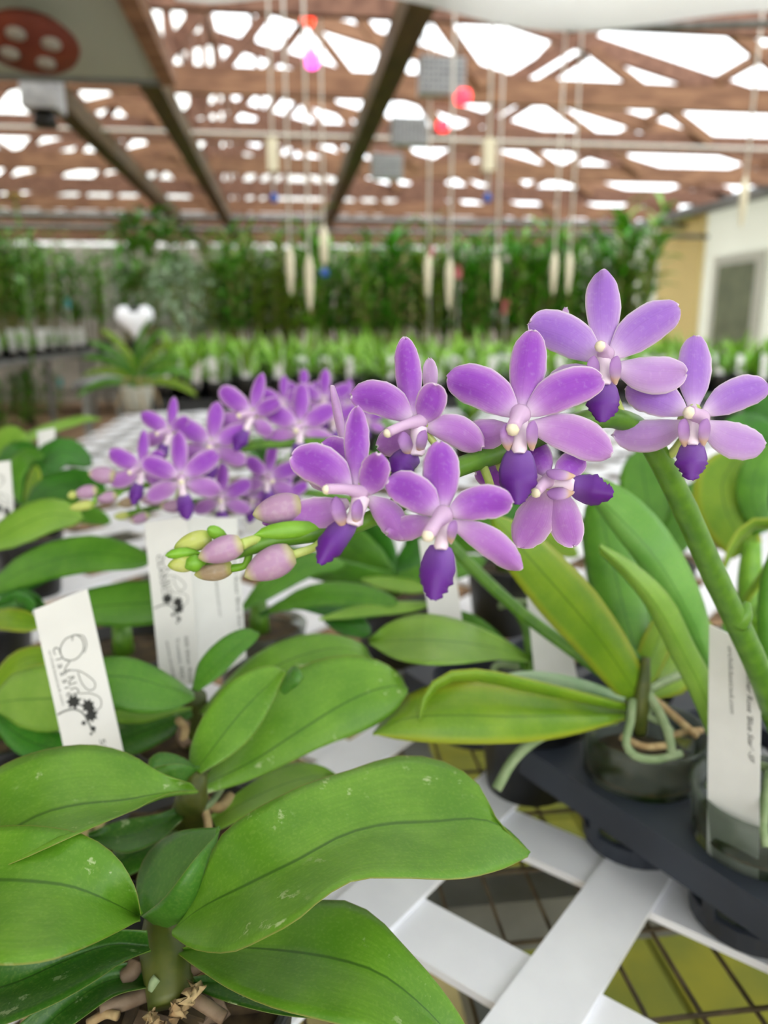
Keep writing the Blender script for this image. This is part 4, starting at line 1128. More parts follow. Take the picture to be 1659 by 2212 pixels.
# softer sprays behind: the same kind of blossom, smaller in view
def gen_flower(parent, cx, cy, R_, d, turn=0.0, rot=0.0, blue=0):
    ca, sa = math.cos(math.radians(rot)), math.sin(math.radians(rot))
    sL = 1 - max(0, turn) * .55; sR = 1 + min(0, turn) * .55
    def T(x, y):
        x = x * (sL if x < 0 else sR) * R_; y = y * R_
        return (cx + x * ca - y * sa, cy + x * sa + y * ca)
    wl_, wr_ = .5 + .5 * sL, .5 + .5 * sR
    k = R_ * d / F / .0226
    return flower(parent, (cx, cy), d, [('dor', T(0, 0), T(.05, -.98), .21 * R_ * (1 - .35 * abs(turn)), .004 * k), ('pet', T(-.06, .0), T(-.88, -.42), .245 * R_ * wl_, .003 - .012 * max(0, turn)), ('pet', T(.06, 0), T(.88, -.42), .245 * R_ * wr_, .003 + .012 * min(0, turn)),
        ('lat', T(-.06, .15), T(-.85, .42), .23 * R_ * wl_, .004), ('lat', T(.06, .15), T(.85, .42), .23 * R_ * wr_, .004)], blue,
        lip=(T(turn * .15, .42), T(turn * .35, .98), .19 * R_), callus=(T(0, .1), T(turn * .1, .45), .1 * R_), col=(T(0, .05), T(turn * .4 - .05, .12), .085 * R_, .008))
def spray(parent, stem, rpx, flowers, buds_, peds=True):
    v, f = pxtube(stem, rpx, 9, 40); obj('flower_stem', v, f, M['stem'], parent)
    st = np.array(stem, float)
    for fl in flowers:
        gen_flower(parent, *fl)
        i = int(np.argmin(np.abs(st[:, 0] - fl[0] - 25)))
        pedicel(parent, [tuple(st[i]), ((st[i][0] + fl[0]) / 2, (st[i][1] + fl[1]) / 2 + 6, (st[i][2] + fl[3]) / 2 + .006), (fl[0], fl[1] + 4, fl[3] + .005)], [5, 4, 4])
    for b, t, hw, d, m in buds_:
        bud(parent, b, t, hw, d, m)
        i = int(np.argmin(np.abs(st[:, 0] - b[0] - 12)))
        pedicel(parent, [tuple(st[i]), (b[0], b[1], d)], [4, 4], mat='stem_bright')
spray(mid, [(1372, 1502, .402), (1250, 1415, .41), (1120, 1318, .415), (985, 1190, .42), (900, 1085, .425), (820, 1000, .43), (720, 958, .436), (620, 958, .44), (530, 966, .44), (430, 1010, .435), (340, 1042, .43), (270, 1056, .425), (205, 1068, .42)],
      [15, 14, 13, 13, 12, 11, 10, 8, 5],
      [(458, 955, 90, .425, 0, 5), (308, 1010, 82, .415, -.7, 0), (368, 930, 74, .43, -.8, 5), (545, 892, 90, .43, -.6, 12), (648, 918, 92, .435, -.1, 0)],
      [((250, 1030), (190, 1022), 19, .42, 'bud_pink'), ((212, 1058), (160, 1068), 15, .42, 'bud_pink'), ((255, 1070), (203, 1078), 14, .423, 'bud_pink'), ((165, 1066), (146, 1074), 9, .419, 'bud_green'), ((205, 1088), (148, 1098), 11, .42, 'bud_green')])
mpos = Pz(1150, 1478, .94)
mpc = mpos[:2]
ov = thing('potted_orchid', 'orchid with a single broad oval leaf and the pale-budded spray, in a black pot', 'orchid', (mpc[0], mpc[1], ZB))
pot(ov, mpc, .032, .935, 'black'); medium(ov, mpc, .029, .925, 8)
do = dep(mpos)
loft('leaf', [(1145, 1418), (1080, 1375), (1000, 1340), (910, 1325), (840, 1345), (796, 1382)], [(1145, 1424), (1080, 1402), (1000, 1388), (920, 1382), (850, 1384), (797, 1386)],
     [(1142, 1430), (1080, 1425), (1000, 1434), (920, 1436), (850, 1422), (798, 1390)], ov, M['leaf_pale'], z=[.955, .975, .99, .995, .99, .98], oa=.004, ob=.004)
sleaf('leaf', [(1150, 1450), (1080, 1400), (1020, 1350), (960, 1320)], 24, ov, M['leaf_mid'], d=[do, do + .01, do + .02, do + .03])
sleaf('leaf', [(1155, 1450), (1170, 1390), (1200, 1330), (1240, 1290)], 30, ov, M['leaf_dark'], d=[do, do + .01, do + .02, do + .03])
v, f = pxtube([(1150, 1490, do), (1150, 1440, do), (1148, 1415, do)], [22, 20, 14], 10, 8); obj('stem', v, f, M['stem'], ov)
for pts in ([(1120, 1440, do - .005), (1070, 1440, do - .01), (1068, 1490, do - .015)], [(1160, 1450, do), (1210, 1330, do + .005), (1120, 1300, do + .01), (1080, 1310, do + .02)]):
    v, f = pxtube(pts, 8, 8, 14); obj('root', v, f, M['root'], ov)
spray(ov, [(1148, 1430, do), (1132, 1340, do + .005), (1060, 1262, .478), (1000, 1208, .485), (860, 1112, .49), (720, 1072, .49), (600, 1062, .485), (480, 1078, .48), (380, 1088, .47), (300, 1104, .465), (262, 1112, .46)],
      [12, 12, 11, 10, 9, 8, 7, 5],
      [(390, 1028, 98, .405, .15, -6), (478, 1072, 74, .46, .1, 0), (578, 1028, 78, .47, .5, 8), (620, 1070, 60, .475, -.3, 0), (545, 1075, 56, .48, .2, 10)],
      [((322, 1112), (283, 1128), 12, .455, 'bud_pink'), ((295, 1082), (252, 1090), 12, .46, 'bud_brown'), ((280, 1112), (245, 1117), 9, .46, 'bud_green'), ((355, 1082), (300, 1078), 13, .462, 'bud_pink'), ((400, 1092), (345, 1095), 15, .455, 'bud_pink')])

# ---------------------------------------------------------------- the large orchid in front
def zpot(px, py, z=.94): return Pz(px, py, z)
fb_ = zpot(372, 2150, .938)
fr = thing('potted_orchid', 'large broad-leaved orchid with a cupped young leaf and bark at its base', 'orchid', (fb_[0], fb_[1], ZB))
pot(fr, fb_[:2], .040, .942, 'black'); medium(fr, fb_[:2], .038, .934, 5)
v, f = pxtube([(372, 2170, .2375), (365, 2100, .243), (352, 2040, .25), (350, 1975, .258)], [50, 54, 50, 36], 14, 14); obj('stem', v, f, M['stem_olive'], fr)
loft('leaf', [(388, 2005), (428, 1925), (482, 1800), (640, 1702), (760, 1662), (860, 1632), (950, 1642), (1030, 1690), (1078, 1775), (1140, 1838)],
     [(378, 2015), (440, 1965), (540, 1915), (650, 1862), (740, 1812), (830, 1788), (930, 1782), (1030, 1775), (1090, 1795), (1142, 1846)],
     [(372, 2022), (420, 2052), (500, 2058), (570, 2028), (640, 1990), (705, 1936), (770, 1902), (860, 1898), (990, 1900), (1080, 1880), (1140, 1852)], fr, M['leaf_front'],
     z=[.968, .985, .997, 1.0, .998, .995, .992, .985], oa=[0, .006, .008, .006, .004, .002], ob=[0, .006, .008, .008, .004, .002], e=1.3, nt=30, ns=15)
loft('leaf', [(385, 2050), (470, 2020), (600, 1970), (720, 1942), (800, 1970), (880, 2050), (950, 2130), (1005, 2212), (1020, 2260)],
     [(385, 2055), (450, 2052), (530, 2054), (640, 2064), (740, 2082), (820, 2110), (900, 2170), (960, 2230), (1015, 2275)],
     [(385, 2062), (430, 2095), (500, 2140), (590, 2178), (700, 2206), (790, 2230), (870, 2265), (940, 2290), (1010, 2290)], fr, M['leaf_front'],
     z=[.955, .966, .97, .968, .96, .95], oa=.004, ob=.005, e=1.3, nt=26, ns=13)
loft('leaf', [(303, 1976), (292, 1918), (250, 1848), (180, 1802), (90, 1784), (0, 1784), (-90, 1800), (-140, 1850)],
     [(303, 1980), (240, 1948), (160, 1916), (80, 1904), (0, 1900), (-70, 1902), (-150, 1900)],
     [(303, 1986), (250, 2015), (180, 2048), (100, 2076), (0, 2084), (-80, 2070), (-140, 1980)], fr, M['leaf_front'],
     z=[.978, .992, 1.0, 1.002, 1.0, .995], oa=.005, ob=.005, e=1.3, nt=24, ns=13)
loft('leaf', [(318, 2010), (240, 2010), (150, 2030), (60, 2050), (-60, 2060), (-140, 2080)],
     [(322, 2045), (240, 2040), (140, 2075), (40, 2120), (-60, 2150), (-150, 2170)],
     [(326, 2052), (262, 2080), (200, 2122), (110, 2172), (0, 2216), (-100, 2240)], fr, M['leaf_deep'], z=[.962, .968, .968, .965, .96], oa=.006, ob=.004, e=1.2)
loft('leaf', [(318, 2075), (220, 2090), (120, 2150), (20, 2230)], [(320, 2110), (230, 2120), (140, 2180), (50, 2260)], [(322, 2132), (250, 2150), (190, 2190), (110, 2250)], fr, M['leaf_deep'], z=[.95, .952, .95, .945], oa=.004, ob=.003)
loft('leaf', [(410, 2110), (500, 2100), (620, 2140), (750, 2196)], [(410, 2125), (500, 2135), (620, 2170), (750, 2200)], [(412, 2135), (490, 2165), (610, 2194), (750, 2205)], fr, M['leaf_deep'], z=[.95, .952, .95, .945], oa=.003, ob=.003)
loft('leaf', [(304, 1978), (295, 1905), (320, 1842), (370, 1802), (420, 1790), (476, 1788)], [(350, 2010), (398, 1985), (428, 1930), (448, 1880), (464, 1835), (476, 1790)],
     [(306, 1980), (350, 1944), (386, 1900), (418, 1858), (448, 1824), (476, 1793)], fr, M['leaf_young'], d=[.250, .243, .242, .243, .246, .25], oa=[.002, .022, .03, .03, .02, .002], ob=[-.002, -.006, -.008, -.008, -.005, -.001], e=1.7, nt=22, ns=15)
v, f = pxtube([(372, 2195, .232), (400, 2165, .231), (420, 2140, .231), (428, 2132, .231)], [15, 17, 13, 5], 7, 16)
v = v + np.random.RandomState(4).normal(0, .0009, v.shape); obj('dry_root', v, f, M['root_dry'], fr)
v, f = pxtube([(345, 2225, .23), (330, 2200, .23), (320, 2190, .231)], [14, 16, 8], 7, 10); v = v + np.random.RandomState(6).normal(0, .0009, v.shape); obj('dry_root', v, f, M['root_dry'], fr)
for pts, r_, m in ([((405, 2150, .233), (440, 2170, .23), (485, 2200, .228)), 15, 'root_grey'], [((320, 2145, .243), (270, 2165, .24), (215, 2178, .237)), 17, 'root_grey'], [((295, 2080, .245), (285, 2100, .243), (270, 2110, .243)), 18, 'root_grey'],
                   [((330, 2135, .236), (333, 2122, .2355), (340, 2112, .236)), 11, 'root'], [((405, 2100, .243), (425, 2090, .243), (440, 2080, .246)), 14, 'root_grey'], [((190, 2212, .235), (230, 2190, .236), (255, 2195, .235)), 10, 'root_dry']):
    v, f = pxtube(pts, r_, 9, 10); obj('root', v, f, M[m], fr)
for k in range(26):
    rr = random.Random(k + 50); a = rr.uniform(0, 6.28); q_ = rr.uniform(.008, .034)
    chip(fr, np.array([fb_[0] + q_ * math.cos(a), fb_[1] + q_ * math.sin(a), .937 + rr.uniform(0, .004)]), rr.uniform(.008, .016), rr.uniform(.004, .008), rr.uniform(0, 3.1), rr.choice(['bark', 'medium', 'root_grey']), k, rr.uniform(-.4, .4))

# ---------------------------------------------------------------- the orchid behind it
s2 = zpot(405, 1800, .938)
o2 = thing('potted_orchid', 'broad-leaved orchid with one upright oval leaf between the front plant and the lettered tags', 'orchid', (s2[0], s2[1], ZB))
pot(o2, s2[:2], .036, .940, 'black'); medium(o2, s2[:2], .034, .932, 6)
v, f = pxtube([(400, 1820, dep(s2)), (408, 1760, dep(s2) - .003), (418, 1705, .305), (425, 1670, .312)], [34, 38, 36, 24], 12, 12); obj('stem', v, f, M['stem_olive'], o2)
loft('leaf', [(400, 1690), (345, 1668), (280, 1628), (200, 1608), (100, 1618), (0, 1655), (-80, 1720)], [(425, 1706), (345, 1714), (270, 1728), (170, 1738), (90, 1758), (10, 1800), (-80, 1840)],
     [(428, 1708), (370, 1712), (330, 1728), (300, 1745), (240, 1770), (160, 1805), (60, 1850), (-60, 1900)], o2, M['leaf_front'], z=[.985, .993, .998, 1.0, .998, .99], oa=.006, ob=[0, .008, .006, .006], e=1.3, nt=24, ns=13)
loft('leaf', [(408, 1655), (412, 1610), (440, 1545), (490, 1480), (545, 1446), (590, 1438), (616, 1450)], [(426, 1668), (462, 1618), (505, 1560), (550, 1510), (590, 1474), (616, 1452)],
     [(434, 1672), (500, 1632), (550, 1585), (585, 1525), (605, 1480), (617, 1455)], o2, M['leaf_front'], d=[.308, .312, .318, .325, .33], oa=.004, ob=-.003, e=1.3, nt=22, ns=13)
loft('leaf', [(436, 1690), (500, 1600), (580, 1500), (650, 1440), (740, 1416), (810, 1424), (862, 1455), (880, 1490)], [(440, 1702), (550, 1645), (630, 1592), (730, 1528), (800, 1495), (850, 1485), (880, 1492)],
     [(436, 1718), (530, 1690), (610, 1655), (700, 1612), (790, 1578), (850, 1540), (882, 1496)], o2, M['leaf_front'], d=[.312, .325, .335, .345, .352, .36], oa=.012, ob=-.004, e=1.4, nt=24, ns=13)
loft('leaf', [(622, 1452), (630, 1442), (640, 1440), (650, 1458)], [(612, 1490), (625, 1470), (640, 1452), (650, 1468)], [(618, 1500), (632, 1490), (645, 1480), (650, 1472)], o2, M['leaf_young'], d=[.322, .32, .318, .318], oa=.004, ob=-.002, nt=10, ns=7)
loft('leaf', [(320, 1662), (322, 1640), (345, 1625), (385, 1632), (428, 1655)], [(372, 1705), (385, 1700), (400, 1690), (415, 1675), (430, 1660)], [(322, 1664), (345, 1655), (375, 1650), (400, 1652), (430, 1662)], o2, M['leaf_young'],
     d=[.30, .302, .304, .306, .308], oa=[.003, .008, .008, .002], ob=[-.002, -.006, -.006, -.001], e=1.7, nt=16, ns=11)
loft('leaf', [(455, 1760), (540, 1692), (620, 1650), (690, 1652), (738, 1680)], [(460, 1775), (560, 1722), (640, 1690), (700, 1678), (738, 1683)], [(470, 1795), (570, 1750), (660, 1712), (710, 1696), (738, 1688)], o2, M['leaf_pale'], z=[.95, .955, .955, .95], oa=.003, ob=.003)
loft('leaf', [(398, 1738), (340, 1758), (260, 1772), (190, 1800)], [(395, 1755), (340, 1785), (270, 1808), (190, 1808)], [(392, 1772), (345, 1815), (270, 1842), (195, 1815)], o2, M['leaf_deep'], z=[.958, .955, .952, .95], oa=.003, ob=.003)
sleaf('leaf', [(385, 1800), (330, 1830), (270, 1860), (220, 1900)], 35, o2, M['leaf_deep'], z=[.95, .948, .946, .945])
for pts, r_, m in ([((430, 1720, .318), (470, 1745, .322), (500, 1720, .33)), 12, 'root_dry'], [((440, 1740, .318), (450, 1790, .31), (430, 1830, .30)), 9, 'root_dry'], [((425, 1750, .312), (455, 1735, .318), (480, 1700, .33)), 8, 'root']):
    v, f = pxtube(pts, r_, 8, 10); obj('root', v, f, M[m], o2)
for k in range(14):
    rr = random.Random(k + 150); a = rr.uniform(0, 6.28); q_ = rr.uniform(.008, .03)
    chip(o2, np.array([s2[0] + q_ * math.cos(a), s2[1] + q_ * math.sin(a), .935 + rr.uniform(0, .004)]), rr.uniform(.008, .016), rr.uniform(.004, .008), rr.uniform(0, 3.1), rr.choice(['bark', 'medium']), k, rr.uniform(-.4, .4))

# ---------------------------------------------------------------- the orchid at the foot of the paired tags
s3 = zpot(425, 1590, .938); d3 = dep(s3)
o3 = thing('potted_orchid', 'orchid with a narrow upright leaf growing against the paired white tags', 'orchid', (s3[0], s3[1], ZB))
pot(o3, s3[:2], .034, .940, 'black'); medium(o3, s3[:2], .032, .932, 7)
v, f = pxtube([(420, 1610, d3), (420, 1550, d3 - .006), (424, 1500, d3 - .012)], [30, 32, 22], 12, 10); obj('stem', v, f, M['stem_olive'], o3)
loft('leaf', [(416, 1485), (430, 1430), (480, 1378), (530, 1357), (560, 1368)], [(422, 1492), (465, 1440), (510, 1400), (540, 1378), (560, 1370)], [(428, 1494), (480, 1458), (520, 1415), (548, 1390), (561, 1373)], o3, M['leaf_mid'], d=[.375, .378, .383, .39], oa=.003, ob=-.003, e=1.3)
loft('leaf', [(420, 1496), (375, 1462), (315, 1430), (260, 1417), (190, 1424), (120, 1440)], [(420, 1502), (360, 1484), (290, 1464), (230, 1460), (170, 1470), (115, 1480)], [(420, 1510), (370, 1535), (300, 1542), (235, 1528), (170, 1520), (115, 1500)], o3, M['leaf_mid'], d=[.375, .37, .365, .362, .362], oa=.01, ob=-.006, e=1.3)
loft('leaf', [(430, 1540), (490, 1470), (560, 1408), (640, 1374), (720, 1370), (785, 1392), (802, 1422)], [(440, 1545), (520, 1490), (600, 1440), (680, 1410), (750, 1404), (802, 1424)], [(440, 1560), (540, 1510), (620, 1465), (700, 1435), (760, 1425), (802, 1427)], o3, M['leaf_front'], d=[.385, .39, .395, .40, .41], oa=.01, ob=-.004, e=1.3)
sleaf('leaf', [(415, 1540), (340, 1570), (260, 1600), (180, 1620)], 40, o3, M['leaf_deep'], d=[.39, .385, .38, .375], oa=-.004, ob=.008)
sleaf('leaf', [(415, 1530), (330, 1545), (260, 1548), (200, 1540)], 16, o3, M['leaf_pale'], d=[.392, .388, .384, .38])
for pts, r_, m in ([((400, 1560, .385), (392, 1590, .38), (405, 1610, .378)), 12, 'root_grey'], [((385, 1555, .385), (400, 1575, .38), (395, 1600, .378)), 9, 'root_dry']):
    v, f = pxtube(pts, r_, 8, 10); obj('root', v, f, M[m], o3)

# ---------------------------------------------------------------- orchids along the left edge of the bench
def orchid_at(label, px, py, leaves, potmat='black', r=.034, stem=True, mats='stem'):
    """leaves: (midrib pixels, half width px, depths, material[, shape])"""
    b = Pz(px, py, .94)
    t = thing('potted_orchid', label, 'orchid', (b[0], b[1], ZB))
    pot(t, b[:2], r, .937, potmat); medium(t, b[:2], r - .002, .929, int(px))
    obj('stem', *tube([(b[0], b[1], .927), (b[0], b[1], .955)], [.008, .006], 10), M[mats], t)
    for L in leaves:
        sleaf('leaf', L[0], L[1], t, M[L[3]], d=L[2], shape=L[4] if len(L) > 4 else PHAL, oa=L[5] if len(L) > 5 else .006, ob=L[6] if len(L) > 6 else -.004)
    return t
orchid_at('pale-leaved orchid behind the front lettered tag, with one leaf crossing its edge', -20, 1560, [([(-20, 1520), (40, 1512), (120, 1508), (200, 1500)], 74, [.40, .385, .375, .37], 'leaf_pale'),
    ([(-20, 1500), (30, 1440), (80, 1418), (130, 1428)], 26, [.40, .41, .42, .42], 'leaf_lime'), ([(-20, 1540), (60, 1600), (140, 1620), (220, 1610)], 40, [.40, .38, .37, .37], 'leaf_dark')])
orchid_at('orchid with a long level leaf reaching the paired tags', -40, 1330, [([(-40, 1285), (80, 1222), (200, 1196), (330, 1212)], 42, [.50, .485, .47, .46], 'leaf_mid'), ([(-40, 1290), (30, 1255), (110, 1215), (150, 1185)], 34, [.50, .505, .51, .52], 'leaf_dark'),
    ([(-40, 1190), (40, 1140), (110, 1112), (180, 1118)], 40, [.50, .50, .505, .51], 'leaf_pale'), ([(-40, 1345), (20, 1338), (90, 1350)], 26, [.48, .46, .45], 'leaf_lime'), ([(-40, 1330), (60, 1310), (30, 1280)], 22, [.49, .47, .46], 'leaf_dark')])
orchid_at('orchid whose broad level leaf runs behind the paired tags', 265, 1385, [([(110, 1325), (190, 1312), (270, 1306), (360, 1300), (440, 1300)], 50, [.475, .47, .465, .462, .47], 'leaf_mid'), ([(110, 1330), (60, 1290), (20, 1300), (-30, 1330)], 18, [.475, .48, .485, .49], 'leaf_dark')], 'black', .042)
orchid_at('dark-leaved orchid under the farther bud tips', 60, 1150, [([(50, 1110), (110, 1060), (180, 1045), (230, 1062)], 36, [.66, .65, .64, .63], 'leaf_dark'), ([(60, 1100), (130, 1100), (190, 1110), (240, 1128)], 24, [.66, .64, .62, .61], 'leaf_mid'),
    ([(50, 1090), (90, 1010), (140, 975), (200, 1005)], 34, [.66, .69, .71, .72], 'leaf_dark'), ([(45, 1090), (30, 1030), (60, 985), (95, 985)], 22, [.66, .68, .69, .68], 'leaf_mid'), ([(55, 1095), (72, 1050), (78, 1005)], 16, [.66, .66, .66], 'leaf_lime')])
orchid_at('pale round-leaved orchid at the edge by the small blank tag', -10, 1040, [([(-10, 1000), (20, 960), (50, 930)], 40, [.85, .86, .87], 'leaf_pale'), ([(-10, 1000), (40, 975), (100, 990)], 24, [.85, .83, .82], 'leaf_dark'), ([(-10, 1000), (60, 945), (180, 905), (220, 906)], 12, [.85, .9, .95, .97], 'leaf_pale', STRAP)])

# orchids through the middle of the bench
orchid_at('orchid with a grey-green level leaf behind the bud cluster', 560, 1340, [([(520, 1318), (590, 1262), (670, 1220), (745, 1222)], 28, [.50, .51, .52, .53], 'leaf_mid'), ([(580, 1320), (680, 1286), (770, 1285), (860, 1302)], 27, [.50, .49, .485, .48], 'leaf_mid'),
    ([(690, 1338), (790, 1318), (870, 1312), (935, 1305)], 15, [.47, .475, .48, .485], 'leaf_pale'), ([(560, 1330), (640, 1300), (740, 1320), (850, 1318)], 20, [.51, .51, .52, .53], 'leaf_dark'), ([(700, 1340), (760, 1350), (800, 1370)], 26, [.52, .52, .52], 'leaf_dark')], 'clear_pot')
orchid_at('deep green orchid behind the front blossom', 850, 1260, [([(850, 1235), (790, 1200), (740, 1160), (700, 1120)], 40, [.58, .58, .59, .6], 'leaf_mid'), ([(850, 1235), (820, 1180), (790, 1120)], 34, [.58, .59, .6], 'leaf_dark'), ([(850, 1240), (900, 1190), (890, 1140)], 32, [.58, .58, .58], 'leaf_dark'),
    ([(780, 1252), (850, 1262), (930, 1272)], 17, [.56, .565, .57], 'leaf_pale'), ([(850, 1240), (760, 1240), (640, 1210), (560, 1190)], 30, [.58, .56, .55, .56], 'leaf_mid'), ([(850, 1240), (960, 1230), (1050, 1210)], 28, [.58, .57, .57], 'leaf_mid')])
orchid_at('orchid with arching leaves in the shade under the centre blossom', 1090, 1210, [([(1080, 1180), (1020, 1120), (1000, 1070)], 40, [.66, .67, .68], 'leaf_mid'), ([(1080, 1180), (1130, 1110), (1150, 1050)], 44, [.66, .67, .69], 'leaf_dark'), ([(1080, 1180), (980, 1170), (900, 1180)], 26, [.66, .64, .63], 'leaf_mid'), ([(1080, 1185), (1180, 1170), (1250, 1200)], 26, [.66, .65, .64], 'leaf_lime')])
orchid_at('tall broad-leaved orchid behind the arching flower stem', 1420, 1210, [([(1430, 1195), (1405, 1110), (1390, 1030), (1385, 965)], 62, [.62, .63, .65, .66], 'leaf_mid', STRAP), ([(1440, 1195), (1490, 1110), (1530, 1030)], 44, [.62, .62, .63], 'leaf_mid', STRAP), ([(1420, 1195), (1340, 1130), (1280, 1090)], 34, [.62, .61, .61], 'leaf_pale'), ([(1430, 1195), (1460, 1120), (1470, 1050)], 40, [.63, .65, .66], 'leaf_dark')])
lm_ = orchid_at('lime-leaved orchid with a channelled upright leaf and a hooked one', 1640, 1380, [([(1615, 1190), (1570, 1110), (1560, 1040), (1600, 975)], 66, [.52, .53, .54, .55], 'leaf_lime', STRAP), ([(1650, 1150), (1625, 1080), (1635, 1010), (1665, 960)], 38, [.515, .52, .525, .53], 'leaf_mid', STRAP),
    ([(1610, 1300), (1700, 1150), (1640, 1128), (1590, 1165), (1560, 1240)], 13, [.50, .49, .485, .48, .478], 'leaf_lime', STRAP), ([(1640, 1330), (1700, 1290), (1720, 1200)], 40, [.5, .5, .5], 'leaf_mid'), ([(1620, 1330), (1600, 1345), (1560, 1360)], 24, [.5, .49, .485], 'leaf_mid')], 'clear_pot', mats='stem_bright')
v, f = pxtube([(1625, 1340, .515), (1620, 1250, .515), (1625, 1170, .515)], [28, 26, 18], 12, 10); obj('stem', v, f, M['stem_bright'], lm_)
orchid_at('dark orchid at the far right of the lattice behind the last blossom', 1700, 1010, [([(1700, 985), (1620, 930), (1560, 925)], 40, [.95, .93, .92], 'leaf_dark'), ([(1700, 985), (1650, 890), (1600, 850)], 40, [.95, .97, 1.0], 'leaf_dark'), ([(1700, 985), (1600, 990), (1520, 1000)], 22, [.95, .92, .9], 'leaf_lime')])
def fan_orchid(label, px, py, n, L, seed, mats=('leaf_mid', 'leaf_dark', 'leaf_pale')):
    b = Pz(px, py, ZB); r = random.Random(seed); t = thing('potted_orchid', label, 'orchid', (b[0], b[1], ZB))
    pot(t, b[:2], .036, .945, 'black'); medium(t, b[:2], .034, .935, seed)
    for i in range(n):
        v, f, uv = leaf3((b[0], b[1], .936 + .004 * i), i * 2.6 + r.uniform(-.4, .4), r.uniform(.25, .9), L * r.uniform(.8, 1.2), L * .32, r.uniform(.4, 1.1), nt=10, ns=7)
        obj('leaf', v, f, M[mats[i % len(mats)]], t, uv=uv)
    return t
for k, (px, py, lab) in enumerate([(820, 1010, 'small leafy orchid deep in the bench, behind the upper left blossom'), (1010, 985, 'small leafy orchid deep in the bench, behind the big centre blossom'), (1230, 985, 'small leafy orchid deep in the bench, under the top blossom'), (700, 1000, 'small leafy orchid behind the blurred sprays'),
                                   (1560, 930, 'small leafy orchid far along the lattice past the last blossom'), (600, 1130, 'leafy orchid in the gap behind the paired tags')]):
    fan_orchid(lab, px, py, 6, .10, 300 + k)
# the farthest violet spray
fs = fan_orchid('farther orchid carrying the soft violet spray behind the two sharper ones', 860, 1040, 5, .11, 330)
fb0 = Pz(860, 1040, ZB); fdp = dep((fb0[0], fb0[1], .94))
spray(fs, [(858, 1000, fdp), (850, 940, .64), (800, 900, .62), (740, 880, .60), (680, 880, .59), (600, 890, .58), (560, 900, .575)], [7, 7, 6, 6, 5, 4],
      [(700, 862, 66, .585, .1, 0), (612, 868, 58, .575, -.4, 0), (752, 872, 54, .60, .4, 0), (655, 850, 54, .60, -.1, 0), (720, 905, 60, .575, .2, 0), (790, 905, 50, .61, .3, 5)], [((575, 898), (545, 905), 8, .575, 'bud_pink')])

# ---------------------------------------------------------------- plant tags
def text_mesh(txt, italic=False):
    cu = bpy.data.curves.new('txt', 'FONT'); cu.body = txt; cu.space_character = 1.55 if txt == 'Classics' else 1.0; cu.size = 1.0; cu.resolution_u = 3
    if italic: cu.shear = .3
    ob = bpy.data.objects.new('txt', cu); COL.objects.link(ob)
    dg = bpy.context.evaluated_depsgraph_get(); ev = ob.evaluated_get(dg); me = ev.to_mesh()
    v = np.array([tuple(x.co) for x in me.vertices]); f = [tuple(p.vertices) for p in me.polygons]
    ev.to_mesh_clear(); bpy.data.objects.remove(ob, do_unlink=True); bpy.data.curves.remove(cu)
    return v, f
def mk_tag(label, TL, TR, BR, BL, dTL, dTR, dBL, texts=(), marks=None, group=None, mat='tag'):
    A, B, D = Pd(*TL, dTL), Pd(*TR, dTR), Pd(*BL, dBL)
    n = np.cross(B - A, D - A); n /= np.linalg.norm(n)
    if n @ fw > 0: n = -n
    def on(x, y, off=0.0):
        r = ray(x, y); return CAM + r * (((A + n * off - CAM) @ n) / (r @ n))
    Cc = on(*BR); base = (Cc + D) / 2
    t = thing('plant_tag', label, 'tag', base, group)
    q4 = np.array([A, B, Cc, D]); v = np.vstack([q4, q4 - n * .0006])
    obj('card', v, [(0, 1, 2, 3), (7, 6, 5, 4), (0, 4, 5, 1), (1, 5, 6, 2), (2, 6, 7, 3), (3, 7, 4, 0)], M[mat], t, smooth=False)
    for txt, p0, p1, hpx, it, m in texts:
        v, f = text_mesh(txt, it)
        if not len(v): continue
        S, E_ = on(*p0, off=.00015), on(*p1, off=.00015)
        ux = E_ - S; Lw = v[:, 0].max() - v[:, 0].min(); uy = np.cross(n, ux); uy /= np.linalg.norm(uy)
        hm = hpx * dep(S) / F / .72
        vv = S + (v[:, :1] - v[:, 0].min()) / Lw * ux + v[:, 1:2] * hm * uy
        obj('lettering', vv, f, M[m], t, smooth=False)
    for name, kind, pts, wpx, m in (marks or []):
        pts = np.array(pts, float)
        if kind == 'line':
            q_ = crom(pts, np.linspace(0, 1, 10 * len(pts))); tg = np.gradient(q_, axis=0); tg /= np.linalg.norm(tg, axis=1)[:, None] + 1e-9
            nn = np.stack([tg[:, 1], -tg[:, 0]], 1) * wpx / 2
            l, r_ = q_ + nn, q_ - nn; N = len(q_)
            v = np.vstack([[on(*p, off=.0001) for p in l], [on(*p, off=.0001) for p in r_]]); f = [(i, i + 1, N + i + 1, N + i) for i in range(N - 1)]
        else:
            v = np.array([on(*p, off=.0002) for p in pts]); f = [tuple(range(len(pts)))]
        obj(name, v, f, M[m], t, smooth=False)
    return t
def blossom_px(cx, cy, r, seed):
    rr = random.Random(seed); return [(cx + r * (1.0 if k % 2 else .62) * rr.uniform(.85, 1.15) * math.cos(k * math.pi / 7), cy + r * (1.0 if k % 2 else .62) * rr.uniform(.85, 1.15) * math.sin(k * math.pi / 7)) for k in range(14)]
